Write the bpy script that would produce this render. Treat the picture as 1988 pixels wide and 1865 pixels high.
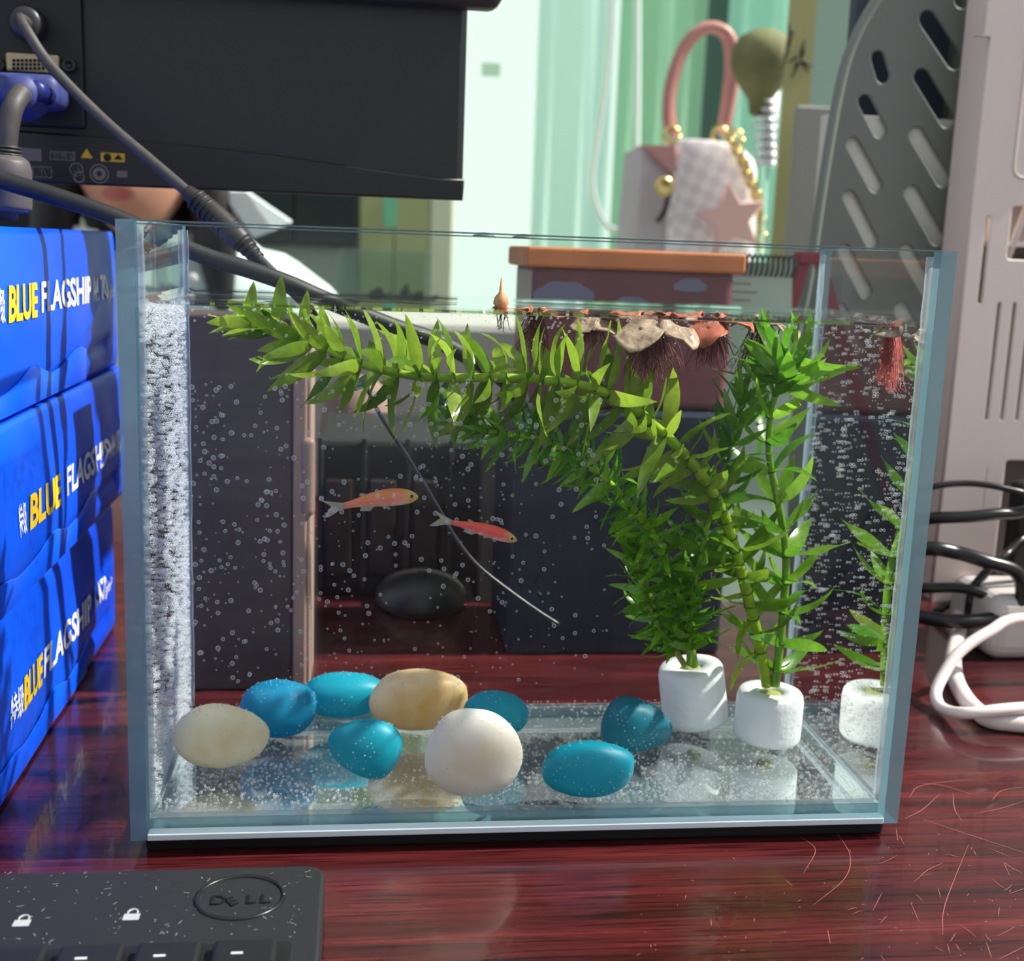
import bpy, bmesh, math, random
from mathutils import Vector, Matrix, noise, Euler
for _o in list(bpy.data.objects): bpy.data.objects.remove(_o)
random.seed(7)
SC = bpy.context.scene
COL = SC.collection
V = Vector
R = math.radians
# ------------------------------------------------------------------ camera
FPX = 2333.0
YAW, PITCH, ROLL = .1267, .1897, .0372
CAM = V((.0725, -.3703, .1978))
fw = V((math.sin(YAW)*math.cos(PITCH), math.cos(YAW)*math.cos(PITCH), -math.sin(PITCH)))
rt0 = V((math.cos(YAW), -math.sin(YAW), 0)); up0 = rt0.cross(fw)
rt = rt0*math.cos(ROLL) + up0*math.sin(ROLL); up = -rt0*math.sin(ROLL) + up0*math.cos(ROLL)
cd = bpy.data.cameras.new('camera'); cam = bpy.data.objects.new('camera', cd); COL.objects.link(cam)
cam.matrix_world = Matrix(((rt.x, up.x, -fw.x, CAM.x), (rt.y, up.y, -fw.y, CAM.y), (rt.z, up.z, -fw.z, CAM.z), (0, 0, 0, 1)))
cd.sensor_fit = 'HORIZONTAL'; cd.sensor_width = 36; cd.lens = FPX/1988*36; cd.clip_start = .01; cd.clip_end = 50
cd.dof.use_dof = True; cd.dof.focus_distance = .40; cd.dof.aperture_fstop = 15
SC.camera = cam
# ------------------------------------------------------------------ light
w = bpy.data.worlds.new('room_light'); SC.world = w; w.use_nodes = True
bg = w.node_tree.nodes['Background']; bg.inputs[0].default_value = (.88, .94, 1, 1); bg.inputs[1].default_value = .66
sd = bpy.data.lights.new('sun', 'SUN'); sun = bpy.data.objects.new('sun', sd); COL.objects.link(sun)
sd.energy = 7.5; sd.angle = R(1.2); sd.color = (1, .95, .86)
sun.rotation_euler = V((-.68, .02, -.73)).to_track_quat('-Z', 'Y').to_euler()
SC.view_settings.view_transform = 'Standard'; SC.view_settings.look = 'None'
SC.view_settings.exposure = 0; SC.view_settings.gamma = 1; SC.view_settings.use_curve_mapping = False
cy = SC.cycles
cy.transparent_max_bounces = 32; cy.max_bounces = 6; cy.glossy_bounces = 4; cy.transmission_bounces = 4; cy.diffuse_bounces = 3
cy.use_light_tree = False; cy.use_denoising = True; cy.denoiser = 'OPENIMAGEDENOISE'; cy.denoising_prefilter = 'ACCURATE'; cy.sample_clamp_indirect = 4; cy.caustics_reflective = True; cy.blur_glossy = 1.0; cy.use_adaptive_sampling = True; cy.adaptive_threshold = .05; cy.adaptive_min_samples = 12; cy.caustics_refractive = False

# ------------------------------------------------------------------ helpers
def ray(px, py): return fw + rt*((px-994)/FPX) - up*((py-932.5)/FPX)
def at(px, py, Y): d = ray(px, py); return CAM + d*((Y-CAM.y)/d.y)
def atz(px, py, Z=0.): d = ray(px, py); return CAM + d*((Z-CAM.z)/d.z)
def mm(Y): return (Y-CAM.y)/FPX            # metres per pixel at depth Y (about)
def srgb(r, g, b):
    f = lambda c: ((c/255)/12.92 if c/255 <= .04045 else ((c/255+.055)/1.055)**2.4)
    return (f(r), f(g), f(b), 1)
MATS = {}
def mat(name, col=(128, 128, 128), rough=.5, metal=0., var=0., vscale=30, spec=.5, coat=0., bump=0., bscale=200, emis=0., alpha=None, stretch=None):
    if name in MATS: return MATS[name]
    m = bpy.data.materials.new(name); m.use_nodes = True; MATS[name] = m
    nt = m.node_tree; p = nt.nodes['Principled BSDF']
    c = srgb(*col)
    p.inputs['Base Color'].default_value = c; p.inputs['Roughness'].default_value = rough; p.inputs['Metallic'].default_value = metal
    p.inputs['Specular IOR Level'].default_value = spec; p.inputs['Coat Weight'].default_value = coat
    if emis: p.inputs['Emission Color'].default_value = c; p.inputs['Emission Strength'].default_value = emis
    if var or bump:
        tc = nt.nodes.new('ShaderNodeTexCoord'); n = nt.nodes.new('ShaderNodeTexNoise'); n.inputs['Scale'].default_value = vscale; n.inputs['Detail'].default_value = 5
        src = tc.outputs['Object']
        if stretch:
            mp = nt.nodes.new('ShaderNodeMapping'); mp.inputs['Scale'].default_value = stretch; nt.links.new(src, mp.inputs[0]); src = mp.outputs[0]
        nt.links.new(src, n.inputs['Vector'])
        if var:
            r = nt.nodes.new('ShaderNodeValToRGB')
            r.color_ramp.elements[0].position = .3; r.color_ramp.elements[1].position = .7
            r.color_ramp.elements[0].color = tuple(x*(1-var) for x in c[:3])+(1,); r.color_ramp.elements[1].color = tuple(min(1, x*(1+var)) for x in c[:3])+(1,)
            nt.links.new(n.outputs['Fac'], r.inputs[0]); nt.links.new(r.outputs[0], p.inputs['Base Color'])
        if bump:
            n2 = nt.nodes.new('ShaderNodeTexNoise'); n2.inputs['Scale'].default_value = bscale; nt.links.new(src, n2.inputs['Vector'])
            b = nt.nodes.new('ShaderNodeBump'); b.inputs['Strength'].default_value = bump; b.inputs['Distance'].default_value = .002
            nt.links.new(n2.outputs['Fac'], b.inputs['Height']); nt.links.new(b.outputs[0], p.inputs['Normal'])
    return m
def nodes_mat(name):
    m = bpy.data.materials.new(name); m.use_nodes = True; MATS[name] = m
    nt = m.node_tree; nt.nodes.clear(); o = nt.nodes.new('ShaderNodeOutputMaterial')
    return m, nt, o
def N(nt, typ, **k):
    n = nt.nodes.new(typ)
    for a, b in k.items():
        if isinstance(a, str) and a in n.inputs: n.inputs[a].default_value = b
        else: setattr(n, a, b)
    return n
def org(p):
    v = V((0, 0, 0))
    while p is not None: v += p.location; p = p.parent
    return v
def tag(o, label=None, cat=None, group=None, kind=None):
    if label: o['label'] = label
    if cat: o['category'] = cat
    if group: o['group'] = group
    if kind: o['kind'] = kind
    return o
def thing(name, loc, label, cat, group=None, kind=None):
    e = bpy.data.objects.new(name, None); e.location = loc; e.empty_display_size = .01; COL.objects.link(e)
    return tag(e, label, cat, group, kind)
def link(name, me, mats, parent=None, smooth=False):
    o = bpy.data.objects.new(name, me); COL.objects.link(o)
    if mats is not None and not me.materials:
        for m in (mats if isinstance(mats, (list, tuple)) else [mats]): me.materials.append(m)
    if smooth: me.polygons.foreach_set('use_smooth', [True]*len(me.polygons))
    o.parent = parent
    return o
def poly(name, vs, fs, mats, parent=None, smooth=False, mi=None):
    """mesh object from world-space vertices, as a child of parent"""
    off = org(parent) if parent else V((0, 0, 0))
    me = bpy.data.meshes.new(name); me.from_pydata([tuple(V(v)-off) for v in vs], [], fs); me.update()
    o = link(name, me, mats, parent, smooth)
    if mi: me.polygons.foreach_set('material_index', mi)
    return o
def base_origin(o, loc):
    """move a one-mesh thing's origin to loc"""
    o.data.transform(Matrix.Translation(-V(loc))); o.location = loc; return o
def frombm(name, bm, mats, parent=None, smooth=False):
    off = org(parent) if parent else V((0, 0, 0))
    bmesh.ops.translate(bm, verts=bm.verts, vec=-off)
    me = bpy.data.meshes.new(name); bm.to_mesh(me); bm.free()
    return link(name, me, mats, parent, smooth)
def boxbm(lo, hi, bev=0., seg=2, M=None, bm=None):
    b = bmesh.new(); bmesh.ops.create_cube(b, size=1)
    lo, hi = V(lo), V(hi)
    for v in b.verts: v.co = V(((lo.x+hi.x)/2+v.co.x*(hi.x-lo.x), (lo.y+hi.y)/2+v.co.y*(hi.y-lo.y), (lo.z+hi.z)/2+v.co.z*(hi.z-lo.z)))
    if bev: bmesh.ops.bevel(b, geom=b.edges[:], offset=bev, segments=seg, affect='EDGES', profile=.5)
    if M: b.transform(M)
    return b
def box(name, lo, hi, m, parent=None, bev=0., seg=2, M=None, smooth=False):
    return frombm(name, boxbm(lo, hi, bev, seg, M), m, parent, smooth)
def catmull(P, n=8):
    P = [V(p) for p in P]; out = []
    for i in range(len(P)-1):
        p0 = P[i-1] if i else P[0]*2-P[1]; p1 = P[i]; p2 = P[i+1]; p3 = P[i+2] if i+2 < len(P) else P[-1]*2-P[-2]
        for k in range(n):
            t = k/n
            out.append(.5*((2*p1)+(p2-p0)*t+(2*p0-5*p1+4*p2-p3)*t*t+(3*p1-p0-3*p2+p3)*t**3))
    out.append(P[-1]); return out
def frames(P):
    T = [(P[min(i+1, len(P)-1)]-P[max(i-1, 0)]).normalized() for i in range(len(P))]
    n = T[0].orthogonal().normalized(); F = []
    for t in T:
        n = (n-t*n.dot(t)).normalized(); F.append((t, n, t.cross(n)))
    return F
def tubegeo(P, r, seg=8, cap=True):
    F = frames(P); vs = []; fs = []
    for i, (p, (t, a, b)) in enumerate(zip(P, F)):
        rr = r[i] if isinstance(r, (list, tuple)) else r
        for k in range(seg):
            q = 2*math.pi*k/seg; vs.append(p+a*(rr*math.cos(q))+b*(rr*math.sin(q)))
    for i in range(len(P)-1):
        for k in range(seg):
            k2 = (k+1) % seg; fs.append((i*seg+k, i*seg+k2, (i+1)*seg+k2, (i+1)*seg+k))
    if cap: fs.append(tuple(range(seg))[::-1]); fs.append(tuple((len(P)-1)*seg+k for k in range(seg)))
    return vs, fs
def tube(name, P, r, m, parent=None, seg=10, n=8, smooth=True, raw=False):
    Q = [V(p) for p in P] if raw else catmull(P, n)
    if isinstance(r, (list, tuple)) and not raw:
        rr = []
        for i in range(len(r)-1): rr += [r[i]+(r[i+1]-r[i])*k/n for k in range(n)]
        r = rr+[r[-1]]
    vs, fs = tubegeo(Q, r, seg); return poly(name, vs, fs, m, parent, smooth)
def lathe(name, prof, m, parent=None, c=(0, 0, 0), seg=24, M=None, smooth=True):
    """prof: list of (radius, z); about axis through c"""
    vs = []; fs = []
    for (r, z) in prof:
        for k in range(seg):
            q = 2*math.pi*k/seg; v = V((r*math.cos(q), r*math.sin(q), z)); vs.append(V(c)+((M @ v) if M else v))
    for i in range(len(prof)-1):
        for k in range(seg):
            k2 = (k+1) % seg; fs.append((i*seg+k, i*seg+k2, (i+1)*seg+k2, (i+1)*seg+k))
    fs.append(tuple(range(seg))[::-1]); fs.append(tuple((len(prof)-1)*seg+k for k in range(seg)))
    return poly(name, vs, fs, m, parent, smooth)
def curve_mesh(cu):
    o = bpy.data.objects.new('tmp', cu); COL.objects.link(o)
    dg = bpy.context.evaluated_depsgraph_get(); dg.update()
    me = bpy.data.meshes.new_from_object(o.evaluated_get(dg)); bpy.data.objects.remove(o); bpy.data.curves.remove(cu)
    return me
def plate(name, loops, thick, M, m, parent=None, bev=0.):
    """flat plate with holes: loops are 2D outlines (outer first), mapped by matrix M from (u, v, thickness)"""
    cu = bpy.data.curves.new('tmp', 'CURVE'); cu.dimensions = '2D'; cu.fill_mode = 'BOTH'; cu.extrude = thick/2; cu.bevel_depth = bev; cu.bevel_resolution = 1
    for L in loops:
        s = cu.splines.new('POLY'); s.points.add(len(L)-1); s.use_cyclic_u = True
        for p, q in zip(s.points, L): p.co = (q[0], q[1], 0, 1)
    me = curve_mesh(cu); me.transform(M); off = org(parent) if parent else V((0, 0, 0)); me.transform(Matrix.Translation(-off)); me.materials.clear()
    return link(name, me, m, parent)
def text(name, s, size, M, m, parent=None, shear=0., sx=1., ext=.00005, bold=0., spacing=1.):
    cu = bpy.data.curves.new('tmp', 'FONT'); cu.body = s; cu.size = size; cu.shear = shear; cu.extrude = ext; cu.offset = bold; cu.space_character = spacing; cu.resolution_u = 3
    me = curve_mesh(cu); me.transform(Matrix.Diagonal((sx, 1, 1, 1))); me.transform(M); off = org(parent) if parent else V((0, 0, 0)); me.transform(Matrix.Translation(-off)); me.materials.clear()
    return link(name, me, m, parent)
def basis(o, u, v, n=None):
    u = V(u).normalized(); v = V(v).normalized(); n = V(n).normalized() if n else u.cross(v).normalized()
    return Matrix(((u.x, v.x, n.x, o[0]), (u.y, v.y, n.y, o[1]), (u.z, v.z, n.z, o[2]), (0, 0, 0, 1)))
def capsule(a, b, r, n=7):
    a = V(a); b = V(b); d = (b-a).normalized(); p = V((-d.y, d.x)); out = []
    for k in range(n+1):
        q = math.pi*k/n; out.append(b+p*(r*math.cos(q))+d*(r*math.sin(q)))
    for k in range(n+1):
        q = math.pi*k/n; out.append(a-p*(r*math.cos(q))-d*(r*math.sin(q)))
    return out
def rrect(x0, y0, x1, y1, r, n=4):
    out = []
    for cx, cyy, a0 in ((x1-r, y1-r, 0), (x0+r, y1-r, 90), (x0+r, y0+r, 180), (x1-r, y0+r, 270)):
        for k in range(n+1): q = R(a0+90*k/n); out.append(V((cx+r*math.cos(q), cyy+r*math.sin(q))))
    return out
def merge(parts):
    vs = []; fs = []
    for a, b in parts:
        k = len(vs); vs += a; fs += [tuple(i+k for i in f) for f in b]
    return vs, fs

# ------------------------------------------------------------------ special materials
def glass_mat(name, tint, ior=1.45, haze=.0, boost=1.):
    m, nt, o = nodes_mat(name)
    t = N(nt, 'ShaderNodeBsdfTransparent', Color=tint); g = N(nt, 'ShaderNodeBsdfGlossy', Roughness=.0, Color=(1, 1, 1, 1))
    mx = N(nt, 'ShaderNodeMixShader'); f0 = ((ior-1)/(ior+1))**2
    lw = N(nt, 'ShaderNodeLayerWeight', Blend=.5); pw = N(nt, 'ShaderNodeMath', operation='POWER'); pw.inputs[1].default_value = 5; f = N(nt, 'ShaderNodeMath', operation='MULTIPLY_ADD'); f.inputs[1].default_value = (1-f0)*boost; f.inputs[2].default_value = f0
    nt.links.new(lw.outputs['Facing'], pw.inputs[0]); nt.links.new(pw.outputs[0], f.inputs[0])
    nt.links.new(f.outputs[0], mx.inputs[0]); nt.links.new(t.outputs[0], mx.inputs[1]); nt.links.new(g.outputs[0], mx.inputs[2]); last = mx
    if haze:
        d = N(nt, 'ShaderNodeBsdfTranslucent', Color=(.9, .95, 1, 1)); m2 = N(nt, 'ShaderNodeMixShader', Fac=haze)
        nt.links.new(mx.outputs[0], m2.inputs[1]); nt.links.new(d.outputs[0], m2.inputs[2]); last = m2
    nt.links.new(last.outputs[0], o.inputs[0]); return m
def tir_mat(name, refl, lo=.25, hi=.45, col=(.93, .97, .97, 1), film=0.):
    """wet glass face: clear when looked through squarely, mirror at grazing angles (total internal reflection)"""
    m, nt, o = nodes_mat(name)
    t = N(nt, 'ShaderNodeBsdfTransparent', Color=(.98, .99, .99, 1)); g = N(nt, 'ShaderNodeBsdfGlossy', Roughness=.0, Color=col)
    lw = N(nt, 'ShaderNodeLayerWeight', Blend=.5); mr = N(nt, 'ShaderNodeMapRange'); mr.inputs['From Min'].default_value = lo; mr.inputs['From Max'].default_value = hi; mr.inputs['To Max'].default_value = refl
    mx = N(nt, 'ShaderNodeMixShader')
    nt.links.new(lw.outputs['Facing'], mr.inputs[0]); nt.links.new(mr.outputs[0], mx.inputs[0]); nt.links.new(t.outputs[0], mx.inputs[1]); nt.links.new(g.outputs[0], mx.inputs[2]); last = mx
    if film:  # white diffuse haze put into the colour for the floor's bright, milky light
        d = N(nt, 'ShaderNodeBsdfDiffuse', Color=(.9, .93, .95, 1)); m2 = N(nt, 'ShaderNodeMixShader', Fac=film); tc = N(nt, 'ShaderNodeTexCoord'); nz = N(nt, 'ShaderNodeTexNoise', Scale=45., Detail=6.); mr2 = N(nt, 'ShaderNodeMapRange'); mr2.inputs['From Min'].default_value = .3; mr2.inputs['From Max'].default_value = .7; mr2.inputs['To Min'].default_value = film*.5; mr2.inputs['To Max'].default_value = film*1.5
        nt.links.new(tc.outputs['Object'], nz.inputs['Vector']); nt.links.new(nz.outputs['Fac'], mr2.inputs[0]); nt.links.new(mr2.outputs[0], m2.inputs[0]); nt.links.new(mx.outputs[0], m2.inputs[1]); nt.links.new(d.outputs[0], m2.inputs[2]); last = m2
    nt.links.new(last.outputs[0], o.inputs[0]); return m
GLASS = glass_mat('clear_glass', (.982, .994, .99, 1), 1.17, .0015)
WETSIDE = tir_mat('wet_side_glass', .78)
WETFLOOR = tir_mat('wet_floor_glass', .85, .2, .4, film=.11)
SURF = glass_mat('water_surface', (.97, .99, .98, 1), 1.33)
WBODY = glass_mat('water_body', (.985, .993, .993, 1), 1.0001, 0, 0)
def edge_mat():
    m, nt, o = nodes_mat('glass_edge')
    d = N(nt, 'ShaderNodeBsdfDiffuse', Color=srgb(140, 172, 186)); tl = N(nt, 'ShaderNodeBsdfTranslucent', Color=srgb(140, 176, 190)); g = N(nt, 'ShaderNodeBsdfGlossy', Roughness=.12); t = N(nt, 'ShaderNodeBsdfTransparent', Color=srgb(170, 215, 220))
    a = N(nt, 'ShaderNodeMixShader', Fac=.5); b = N(nt, 'ShaderNodeMixShader', Fac=.12); c = N(nt, 'ShaderNodeMixShader', Fac=.3)
    nt.links.new(d.outputs[0], a.inputs[1]); nt.links.new(tl.outputs[0], a.inputs[2]); nt.links.new(a.outputs[0], b.inputs[1]); nt.links.new(g.outputs[0], b.inputs[2])
    nt.links.new(b.outputs[0], c.inputs[1]); nt.links.new(t.outputs[0], c.inputs[2]); nt.links.new(c.outputs[0], o.inputs[0]); return m
EDGE = edge_mat()
def bubble_mat(name, dif):
    m, nt, o = nodes_mat(name)
    t = N(nt, 'ShaderNodeBsdfTransparent'); g = N(nt, 'ShaderNodeBsdfGlossy', Roughness=.08); d = N(nt, 'ShaderNodeBsdfTranslucent', Color=(.95, .97, 1, 1)); d2 = N(nt, 'ShaderNodeBsdfDiffuse', Color=(.95, .97, 1, 1))
    lw = N(nt, 'ShaderNodeLayerWeight', Blend=.5); mr = N(nt, 'ShaderNodeMapRange'); mr.inputs['From Min'].default_value = .25; mr.inputs['From Max'].default_value = .75; mr.inputs['To Min'].default_value = .1; mr.inputs['To Max'].default_value = .85
    a = N(nt, 'ShaderNodeMixShader', Fac=.5); b = N(nt, 'ShaderNodeMixShader', Fac=dif); c = N(nt, 'ShaderNodeMixShader')
    nt.links.new(d.outputs[0], a.inputs[1]); nt.links.new(d2.outputs[0], a.inputs[2]); nt.links.new(g.outputs[0], b.inputs[1]); nt.links.new(a.outputs[0], b.inputs[2])
    nt.links.new(lw.outputs['Facing'], mr.inputs[0]); nt.links.new(mr.outputs[0], c.inputs[0]); nt.links.new(t.outputs[0], c.inputs[1]); nt.links.new(b.outputs[0], c.inputs[2]); nt.links.new(c.outputs[0], o.inputs[0]); return m
BUB = bubble_mat('air_bubble', .68)
def leaf_mat(name, c1, c2, tr=.5):
    m, nt, o = nodes_mat(name)
    oi = N(nt, 'ShaderNodeObjectInfo'); r = N(nt, 'ShaderNodeValToRGB'); r.color_ramp.elements[0].color = srgb(*c1); r.color_ramp.elements[1].color = srgb(*c2)
    nt.links.new(oi.outputs['Random'], r.inputs[0])
    tc = N(nt, 'ShaderNodeTexCoord'); nz = N(nt, 'ShaderNodeTexNoise', Scale=9.); nt.links.new(tc.outputs['Object'], nz.inputs['Vector'])
    hs = N(nt, 'ShaderNodeHueSaturation'); mr = N(nt, 'ShaderNodeMapRange'); mr.inputs['To Min'].default_value = .6; mr.inputs['To Max'].default_value = 1.4
    nt.links.new(nz.outputs['Fac'], mr.inputs[0]); nt.links.new(mr.outputs[0], hs.inputs['Value']); nt.links.new(r.outputs[0], hs.inputs['Color'])
    d = N(nt, 'ShaderNodeBsdfDiffuse'); t = N(nt, 'ShaderNodeBsdfTranslucent'); g = N(nt, 'ShaderNodeBsdfGlossy', Roughness=.25)
    for q in (d, t): nt.links.new(hs.outputs[0], q.inputs['Color'])
    a = N(nt, 'ShaderNodeMixShader', Fac=tr); b = N(nt, 'ShaderNodeMixShader', Fac=.05)
    nt.links.new(d.outputs[0], a.inputs[1]); nt.links.new(t.outputs[0], a.inputs[2]); nt.links.new(a.outputs[0], b.inputs[1]); nt.links.new(g.outputs[0], b.inputs[2]); nt.links.new(b.outputs[0], o.inputs[0]); return m
def wood_mat():
    m = mat('mahogany_wood', (80, 24, 28), .22, coat=.3); nt = m.node_tree; p = nt.nodes['Principled BSDF']
    tc = N(nt, 'ShaderNodeTexCoord'); mp = N(nt, 'ShaderNodeMapping'); mp.inputs['Scale'].default_value = (3, 55, 55); mp.inputs['Rotation'].default_value = (0, 0, -.03)
    n1 = N(nt, 'ShaderNodeTexNoise', Scale=1.6, Detail=8., Roughness=.65, Distortion=.4); n2 = N(nt, 'ShaderNodeTexNoise', Scale=14., Detail=3.)
    mp2 = N(nt, 'ShaderNodeMapping'); mp2.inputs['Scale'].default_value = (2, 60, 60)
    nt.links.new(tc.outputs['Object'], mp.inputs[0]); nt.links.new(mp.outputs[0], n1.inputs['Vector']); nt.links.new(tc.outputs['Object'], mp2.inputs[0]); nt.links.new(mp2.outputs[0], n2.inputs['Vector'])
    r = N(nt, 'ShaderNodeValToRGB'); e = r.color_ramp.elements; e[0].position = .32; e[0].color = srgb(44, 15, 17); e[1].position = .66; e[1].color = srgb(98, 37, 38)
    k = r.color_ramp.elements.new(.5); k.color = srgb(72, 23, 26)
    r2 = N(nt, 'ShaderNodeValToRGB'); r2.color_ramp.elements[0].position = .36; r2.color_ramp.elements[0].color = (.35, .35, .35, 1); r2.color_ramp.elements[1].position = .5
    mx = N(nt, 'ShaderNodeMix', data_type='RGBA', blend_type='MULTIPLY'); mx.inputs[0].default_value = 1
    nt.links.new(n1.outputs['Fac'], r.inputs[0]); nt.links.new(n2.outputs['Fac'], r2.inputs[0]); nt.links.new(r.outputs[0], mx.inputs[6]); nt.links.new(r2.outputs[0], mx.inputs[7]); nt.links.new(mx.outputs[2], p.inputs['Base Color'])
    return m
WOOD = wood_mat()
BLACK = mat('black_plastic', (26, 26, 29), .45, bump=.05, bscale=900)
# ================================================================== the setting
tag(box('floor', (-2.5, -1.2, -.80), (3.5, 2.9, -.75), mat('grey_floor', (120, 120, 115), .5, var=.15, vscale=4)), 'grey office floor', None, kind='structure')
WALL = mat('pale_wall', (205, 214, 200), .8, var=.03, vscale=6)
YW = 2.45
def bx(p, Y=YW): return at(p, 300, Y).x
WX0, WX1 = bx(884), bx(1530)
wb = box('wall_back', (-2.5, YW+.05, -.75), (WX0-.02, YW+.12, 2.2), WALL); tag(wb, 'pale back wall of the office', None, kind='structure')
wr = box('wall_right', (WX1+.02, YW+.05, -.75), (3.5, YW+.12, 2.2), mat('grey_green_wall', (150, 170, 158), .8, var=.04, vscale=5)); tag(wr, 'grey green wall beside the window', None, kind='structure')
wl = box('trim_1', (WX0-.02, YW+.05, -.75), (WX1+.02, YW+.12, -.3), WALL); tag(wl, 'low wall under the window', None, kind='structure')
# glowing pane behind the curtains; bare strip stands in for the bright white wall
def lit(name, col, s):
    m, nt, o = nodes_mat(name); e = N(nt, 'ShaderNodeEmission', Color=col, Strength=s); nt.links.new(e.outputs[0], o.inputs[0]); return m
def curtain_mat(name, c, t=.75):
    m, nt, o = nodes_mat(name); d = N(nt, 'ShaderNodeBsdfDiffuse', Color=srgb(*c)); q = N(nt, 'ShaderNodeBsdfTranslucent', Color=srgb(*c)); x = N(nt, 'ShaderNodeMixShader', Fac=t)
    nt.links.new(d.outputs[0], x.inputs[1]); nt.links.new(q.outputs[0], x.inputs[2]); nt.links.new(x.outputs[0], o.inputs[0]); return m
win = thing('window_1', (WX0, YW, -.3), 'tall glowing pane behind the curtains, its bare strip added for the white wall', None, kind='structure')
box('pane', (WX0, YW+.06, -.3), (WX1, YW+.07, 2.2), lit('daylight_glass', (.80, 1, .87, 1), 1.08), win)
FR = mat('window_frame_green', (84, 104, 98), .5)
box('frame', (bx(1352), YW-.02, -.3), (bx(1398), YW+.05, 2.2), FR, win, .004)
box('frame', (bx(862), YW-.02, -.3), (bx(884), YW+.05, 2.2), mat('frame_white', (215, 225, 205), .5), win, .004)
box('mark', (bx(934), YW+.045, at(950, 142, YW).z), (bx(970), YW+.052, at(950, 116, YW).z), curtain_mat('grey_mark', (215, 225, 215), .95), win)
def curtain(p0, p1, c, label, waves, amp, Y=YW-.08, t=.75):
    x0, x1 = bx(p0, Y), bx(p1, Y); n = 60; vs = []; fs = []
    for k in range(n+1):
        u = k/n; yy = Y+amp*math.sin(u*waves*2*math.pi)+.3*amp*math.sin(u*waves*4.7)
        vs += [(x0+(x1-x0)*u, yy, -.7), (x0+(x1-x0)*u, yy, 2.2)]
    fs = [(2*k, 2*k+2, 2*k+3, 2*k+1) for k in range(n)]
    o = poly('curtain', vs, fs, curtain_mat('curtain_%d' % p0, c, t), None, True)
    md = o.modifiers.new('t', 'SOLIDIFY'); md.thickness = .002
    return tag(base_origin(o, (x0, Y, -.7)), label, 'curtain', 'curtains at the window')
curtain(1037, 1184, (226, 243, 238), 'pale blue sheer curtain next to the bare glowing pane', 1.3, .014)
curtain(1192, 1356, (196, 226, 205), 'mint green curtain behind the pink handbag handle', 1.6, .010)
curtain(1398, 1535, (205, 240, 226), 'light mint curtain right of the dark window frame', 1.2, .010)
# white cord loop hanging by the curtain
tube('blind_cord', [at(1186, -160, 2.2), at(1187, 40, 2.2), at(1178, 150, 2.2), at(1157, 290, 2.2), at(1150, 350, 2.2), at(1158, 400, 2.2), at(1182, 440, 2.2), at(1212, 438, 2.2), at(1232, 380, 2.2), at(1236, 250, 2.2), at(1237, 0, 2.2), at(1237, -160, 2.2)], .0075, mat('white_cord', (225, 240, 232), .5))
tag(bpy.data.objects['blind_cord'], 'white blind cord hanging in a long loop before the curtain', 'cord')
# tall cabinets and a dark screen along the back wall, left of the window
cab = thing('tall_cabinet', (bx(765), YW-.3, -.75), 'olive green tall cabinet with a teal sticker behind the monitor', 'cabinet')
Yc = YW-.35
OLV = mat('olive_cabinet', (158, 165, 112), .6, var=.06, vscale=6)
for a, b in ((700, 766), (768, 836)):
    box('door', (bx(a, Yc), Yc, -.75), (bx(b, Yc), Yc+.02, 1.2), OLV, cab, .003)
box('body', (bx(700, Yc), Yc+.022, -.75), (bx(836, Yc), Yc+.3, 1.2), OLV, cab)
box('sticker', (bx(746, Yc), Yc-.002, at(750, 440, Yc).z), (bx(772, Yc), Yc-.0005, at(750, 380, Yc).z), mat('teal_sticker', (110, 190, 150), .6), cab)
cl = box('pillar', (bx(838, Yc), Yc, -.75), (bx(884, Yc), Yc+.3, 1.6), mat('beige_pillar', (205, 212, 178), .7, var=.04), None, .004)
tag(base_origin(cl, (bx(838, Yc), Yc, -.75)), 'pale beige pillar between olive cabinet and glowing pane', 'pillar')
ds = thing('glass_cabinet', (bx(590, Yc), Yc, -.75), 'low cabinet with dark green glass doors behind the white shirt', 'cabinet')
box('body', (bx(430, Yc), Yc+.02, -.75), (bx(698, Yc), Yc+.3, .62), mat('cabinet_grey', (150, 165, 150), .6), ds)
for a, b in ((440, 566), (570, 694)):
    box('door', (bx(a, Yc), Yc, at(600, 478, Yc).z), (bx(b, Yc), Yc+.018, .6), mat('dark_green_glass', (16, 36, 33), .3), ds, .003)
pa = thing('partition', (bx(0, 1.6), 1.6, -.75), 'dark navy panel added for the shadow at the far left behind the person', 'partition')  # made-up dark panel standing in for the blue-black shadow left of the person
box('panel', (at(-420, 400, 1.6).x, 1.6, -.7), (at(112, 400, 1.6).x, 1.63, .75), mat('navy_shadow', (26, 26, 36), .9, var=.1, vscale=300), pa, .004)
box('foot', (at(-300, 400, 1.6).x, 1.55, -.75), (at(0, 400, 1.6).x, 1.68, -.7), mat('foot_grey', (60, 60, 64), .5), pa, .004)
# ================================================================== desks
dk = thing('desk', (.1, .1, 0), 'dark red mahogany desk with scratches under the fish tank', 'desk')
box('desktop', (-.85, -.55, -.03), (1.1, .95, 0), WOOD, dk, .002)
box('apron', (-.83, -.5, -.2), (1.08, -.48, -.031), WOOD, dk)
for x in (-.8, 1.02):
    for y in (-.48, .86): box('leg', (x, y, -.75), (x+.05, y+.05, -.031), WOOD, dk, .002)
def scratch(P, wd=.00024):
    P = catmull(P, 6); vs = []; fs = []
    for i, p in enumerate(P):
        t = (P[min(i+1, len(P)-1)]-P[max(i-1, 0)]).normalized(); s = V((-t.y, t.x, 0)); q = wd*(.3+.7*math.sin(math.pi*(i+.5)/len(P)))
        z = V((0, 0, .00012)); vs += [p+s*q/2+z, p-s*q/2+z]
    return vs, [(2*i, 2*i+1, 2*i+3, 2*i+2) for i in range(len(P)-1)]
S = []
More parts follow.
